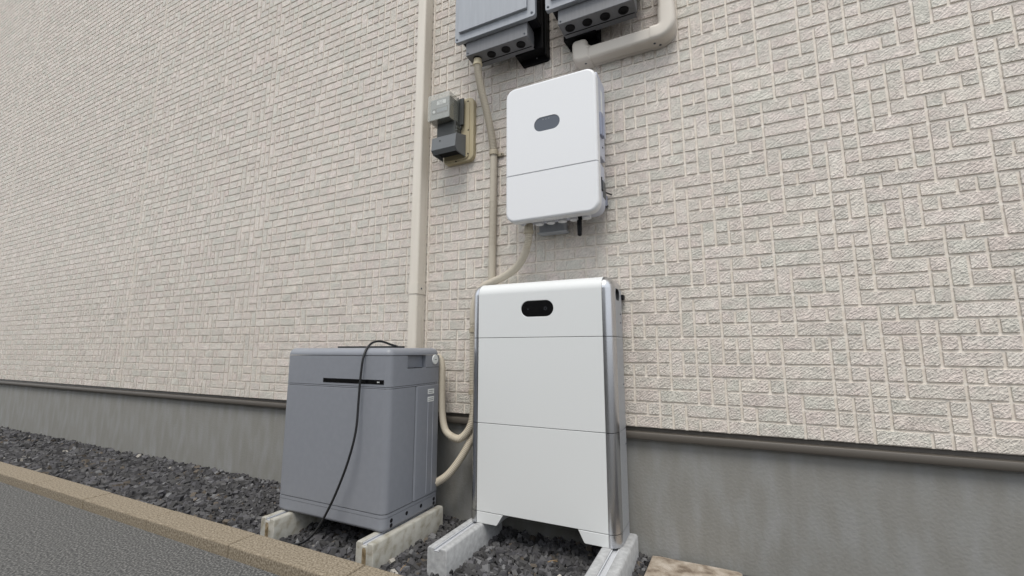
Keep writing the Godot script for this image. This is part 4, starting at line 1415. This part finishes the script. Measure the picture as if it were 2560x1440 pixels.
func conduits() -> void:
	var a := thing("hose_conduit", "beige corrugated hose dropping from the left grey conditioner box past the meter", "conduit", "beige cable hoses")
	var ta := MB.new()
	ta.tube(PackedVector3Array([Vector3(-1.019, 2.225, -0.064), Vector3(-1.018, 2.17, -0.068), Vector3(-1.011, 2.08, -0.092), Vector3(-0.999, 1.98, -0.125), Vector3(-0.988, 1.88, -0.152), Vector3(-0.982, 1.80, -0.166), Vector3(-0.981, 1.76, -0.169)]), 0.0178, 18, 0.0076, 0.0017)
	obj("corrugated_hose", ta, M.hose, a)
	var tb := MB.new()
	tb.tube(PackedVector3Array([Vector3(-0.981, 1.78, -0.1695), Vector3(-0.982, 1.6, -0.1695), Vector3(-0.986, 1.3, -0.1695), Vector3(-0.988, 1.05, -0.1695), Vector3(-0.988, 0.7, -0.1695)]), 0.0182, 18)
	obj("smooth_pipe", tb, M.hose2, a)
	var rb := MB.new()
	rb.tube(PackedVector3Array([Vector3(-0.9835, 1.52, -0.1695), Vector3(-0.986, 1.3, -0.1695)]), 0.0184, 18, 0.006, 0.0006)
	obj("ribbed_sleeve", rb, M.hose2, a)
	collar(a, Vector3(-1.019, 2.200, -0.064), 0.0195, 0.038, M.fit)
	var cl := MB.new()
	cl.lathe(PackedVector2Array([Vector2(0.0185, -0.008), Vector2(0.0225, -0.007), Vector2(0.0225, 0.014), Vector2(0.0215, 0.018), Vector2(0.0185, 0.019)]), Vector3(-0.981, 1.772, -0.169), 22)
	cl.rbox(Vector3(-0.950, 1.768, -0.183), Vector3(0.034, 0.017, 0.008), 0.003, 2)
	var co := obj("wall_clamp", cl, M.fit2, a)
	obj("screw", screw_head(Vector3(-0.941, 1.768, -0.179), 0.004), M.black, co)

	var b := thing("hose_conduit", "beige hose bending from the white inverter behind the battery and into the grey cabinet", "conduit", "beige cable hoses")
	var bend := MB.new()
	bend.tube(PackedVector3Array([Vector3(-0.751, 1.325, -0.074), Vector3(-0.753, 1.29, -0.078), Vector3(-0.768, 1.245, -0.088)]), 0.0165, 18, 0.0074, 0.0016)
	obj("corrugated_hose", bend, M.hose, b)
	var mid := MB.new()
	mid.tube(PackedVector3Array([Vector3(-0.766, 1.25, -0.087), Vector3(-0.785, 1.215, -0.097), Vector3(-0.83, 1.170, -0.115), Vector3(-0.90, 1.138, -0.135), Vector3(-0.97, 1.118, -0.150), Vector3(-1.034, 1.090, -0.153), Vector3(-1.064, 1.035, -0.148), Vector3(-1.071, 0.975, -0.14), Vector3(-1.069, 0.92, -0.137)]), 0.0178, 18)
	obj("smooth_hose", mid, M.hose2, b)
	var dn := MB.new()
	dn.tube(PackedVector3Array([Vector3(-1.069, 0.925, -0.137), Vector3(-1.067, 0.8, -0.136), Vector3(-1.066, 0.62, -0.136), Vector3(-1.056, 0.52, -0.125), Vector3(-1.066, 0.444, -0.112), Vector3(-1.115, 0.393, -0.107), Vector3(-1.165, 0.400, -0.107)]), 0.0165, 18, 0.0074, 0.0015)
	obj("hanging_hose", dn, M.hose, b)
	var up := MB.new()
	up.tube(PackedVector3Array([Vector3(-1.16, 0.398, -0.107), Vector3(-1.195, 0.422, -0.108), Vector3(-1.215, 0.48, -0.110), Vector3(-1.222, 0.56, -0.110), Vector3(-1.224, 0.66, -0.110), Vector3(-1.226, 0.72, -0.110), Vector3(-1.24, 0.758, -0.106), Vector3(-1.262, 0.766, -0.092)]), 0.0165, 18)
	obj("rising_hose", up, M.hose, b)
	collar(b, Vector3(-0.751, 1.308, -0.074), 0.0185, 0.045, M.fit2)
	for y in [0.885, 0.598]:
		var cl2 := MB.new()
		cl2.lathe(PackedVector2Array([Vector2(0.017, -0.008), Vector2(0.0205, -0.007), Vector2(0.0205, 0.012), Vector2(0.017, 0.013)]), Vector3(-1.067, y, -0.136), 20)
		cl2.rbox(Vector3(-1.066, y + 0.002, -0.17), Vector3(0.012, 0.016, 0.04), 0.003, 1)
		obj("wall_clamp", cl2, M.fit2, b)

	var c := thing("hose_conduit", "lower beige hose curving from behind the battery down to the grey cabinet's back", "conduit", "beige cable hoses")
	var lc := MB.new()
	lc.tube(PackedVector3Array([Vector3(-1.035, 0.72, -0.165), Vector3(-1.035, 0.55, -0.16), Vector3(-1.045, 0.46, -0.145), Vector3(-1.075, 0.37, -0.12), Vector3(-1.115, 0.295, -0.1), Vector3(-1.17, 0.228, -0.085), Vector3(-1.25, 0.18, -0.09)]), 0.0165, 18, 0.0074, 0.0013)
	obj("corrugated_hose", lc, M.hose, c)

# ------------------------------------------------------------------ small things
func small_things() -> void:
	var t := thing("black_cable", "black cable lying on the grey cabinet's lid and hanging down its front", "cable")
	var cb := MB.new()
	cb.tube(PackedVector3Array([Vector3(-1.33, 0.811, 0.09), Vector3(-1.345, 0.820, 0.12), Vector3(-1.355, 0.832, 0.16), Vector3(-1.357, 0.832, 0.20), Vector3(-1.356, 0.816, 0.24), Vector3(-1.352, 0.775, 0.272), Vector3(-1.355, 0.70, 0.281), Vector3(-1.358, 0.59, 0.284), Vector3(-1.355, 0.485, 0.292), Vector3(-1.367, 0.40, 0.30), Vector3(-1.40, 0.30, 0.305), Vector3(-1.46, 0.17, 0.312), Vector3(-1.53, 0.06, 0.325), Vector3(-1.62, 0.012, 0.33), Vector3(-1.8, 0.01, 0.335)]), 0.0048, 10)
	obj("cable", cb, M.rubber, t)
	var br := MB.new()
	br.rbox(Vector3(-1.50, 0.8085, 0.085), Vector3(0.39, 0.010, 0.03), 0.003, 1)
	obj("flat_bar", br, M.rubber, t)
	# dry stalks and leaf scraps in the gravel
	var spots := [[-1.06, 0.12, "thin dry stalk on the gravel behind the clean left block"], [-0.62, 0.02, "pale dry stalk on the gravel under the middle of the white battery"], [-1.09, 0.30, "dry stalk on the gravel between the two left blocks"]]
	for s in spots:
		var m := MB.new()
		var ang := rng.randf() * TAU
		var d := Vector3(cos(ang), 0, sin(ang))
		m.tube(PackedVector3Array([Vector3(s[0], 0.016, s[1]) - d * 0.018, Vector3(s[0], 0.021, s[1]), Vector3(s[0], 0.018, s[1]) + d * 0.02]), 0.0012, 6)
		tag(obj("dry_stalk", m, M.leaf), s[2], "dry stalk", "dry stalks in the gravel")
	M.pebble = pm(C8(168, 164, 156), 0.9)
	var sp := [[-0.70, 0.20, "white pebble in the gravel, nearest the clean left block"], [-0.565, 0.10, "white pebble in the gravel left of the clean right block"], [-0.60, 0.185, "white pebble in the gravel midway between the two clean blocks"]]
	for s in sp:
		var m := MB.new()
		m.rbox(Vector3.ZERO, Vector3(0.014, 0.009, 0.011), 0.0035, 2)
		for i in m.v.size():
			var q := m.v[i]
			m.v[i] = q * (1.0 + 0.25 * sin(q.x * 700.0 + s[0] * 40) * cos(q.z * 500.0))
		var o := obj("white_pebble", m, M.pebble)
		o.position = Vector3(s[0], 0.012, s[1])
		o.rotation = Vector3(0.3, s[0] * 9, 0.2)
		tag(o, s[2], "pebble", "white pebbles in the gravel")
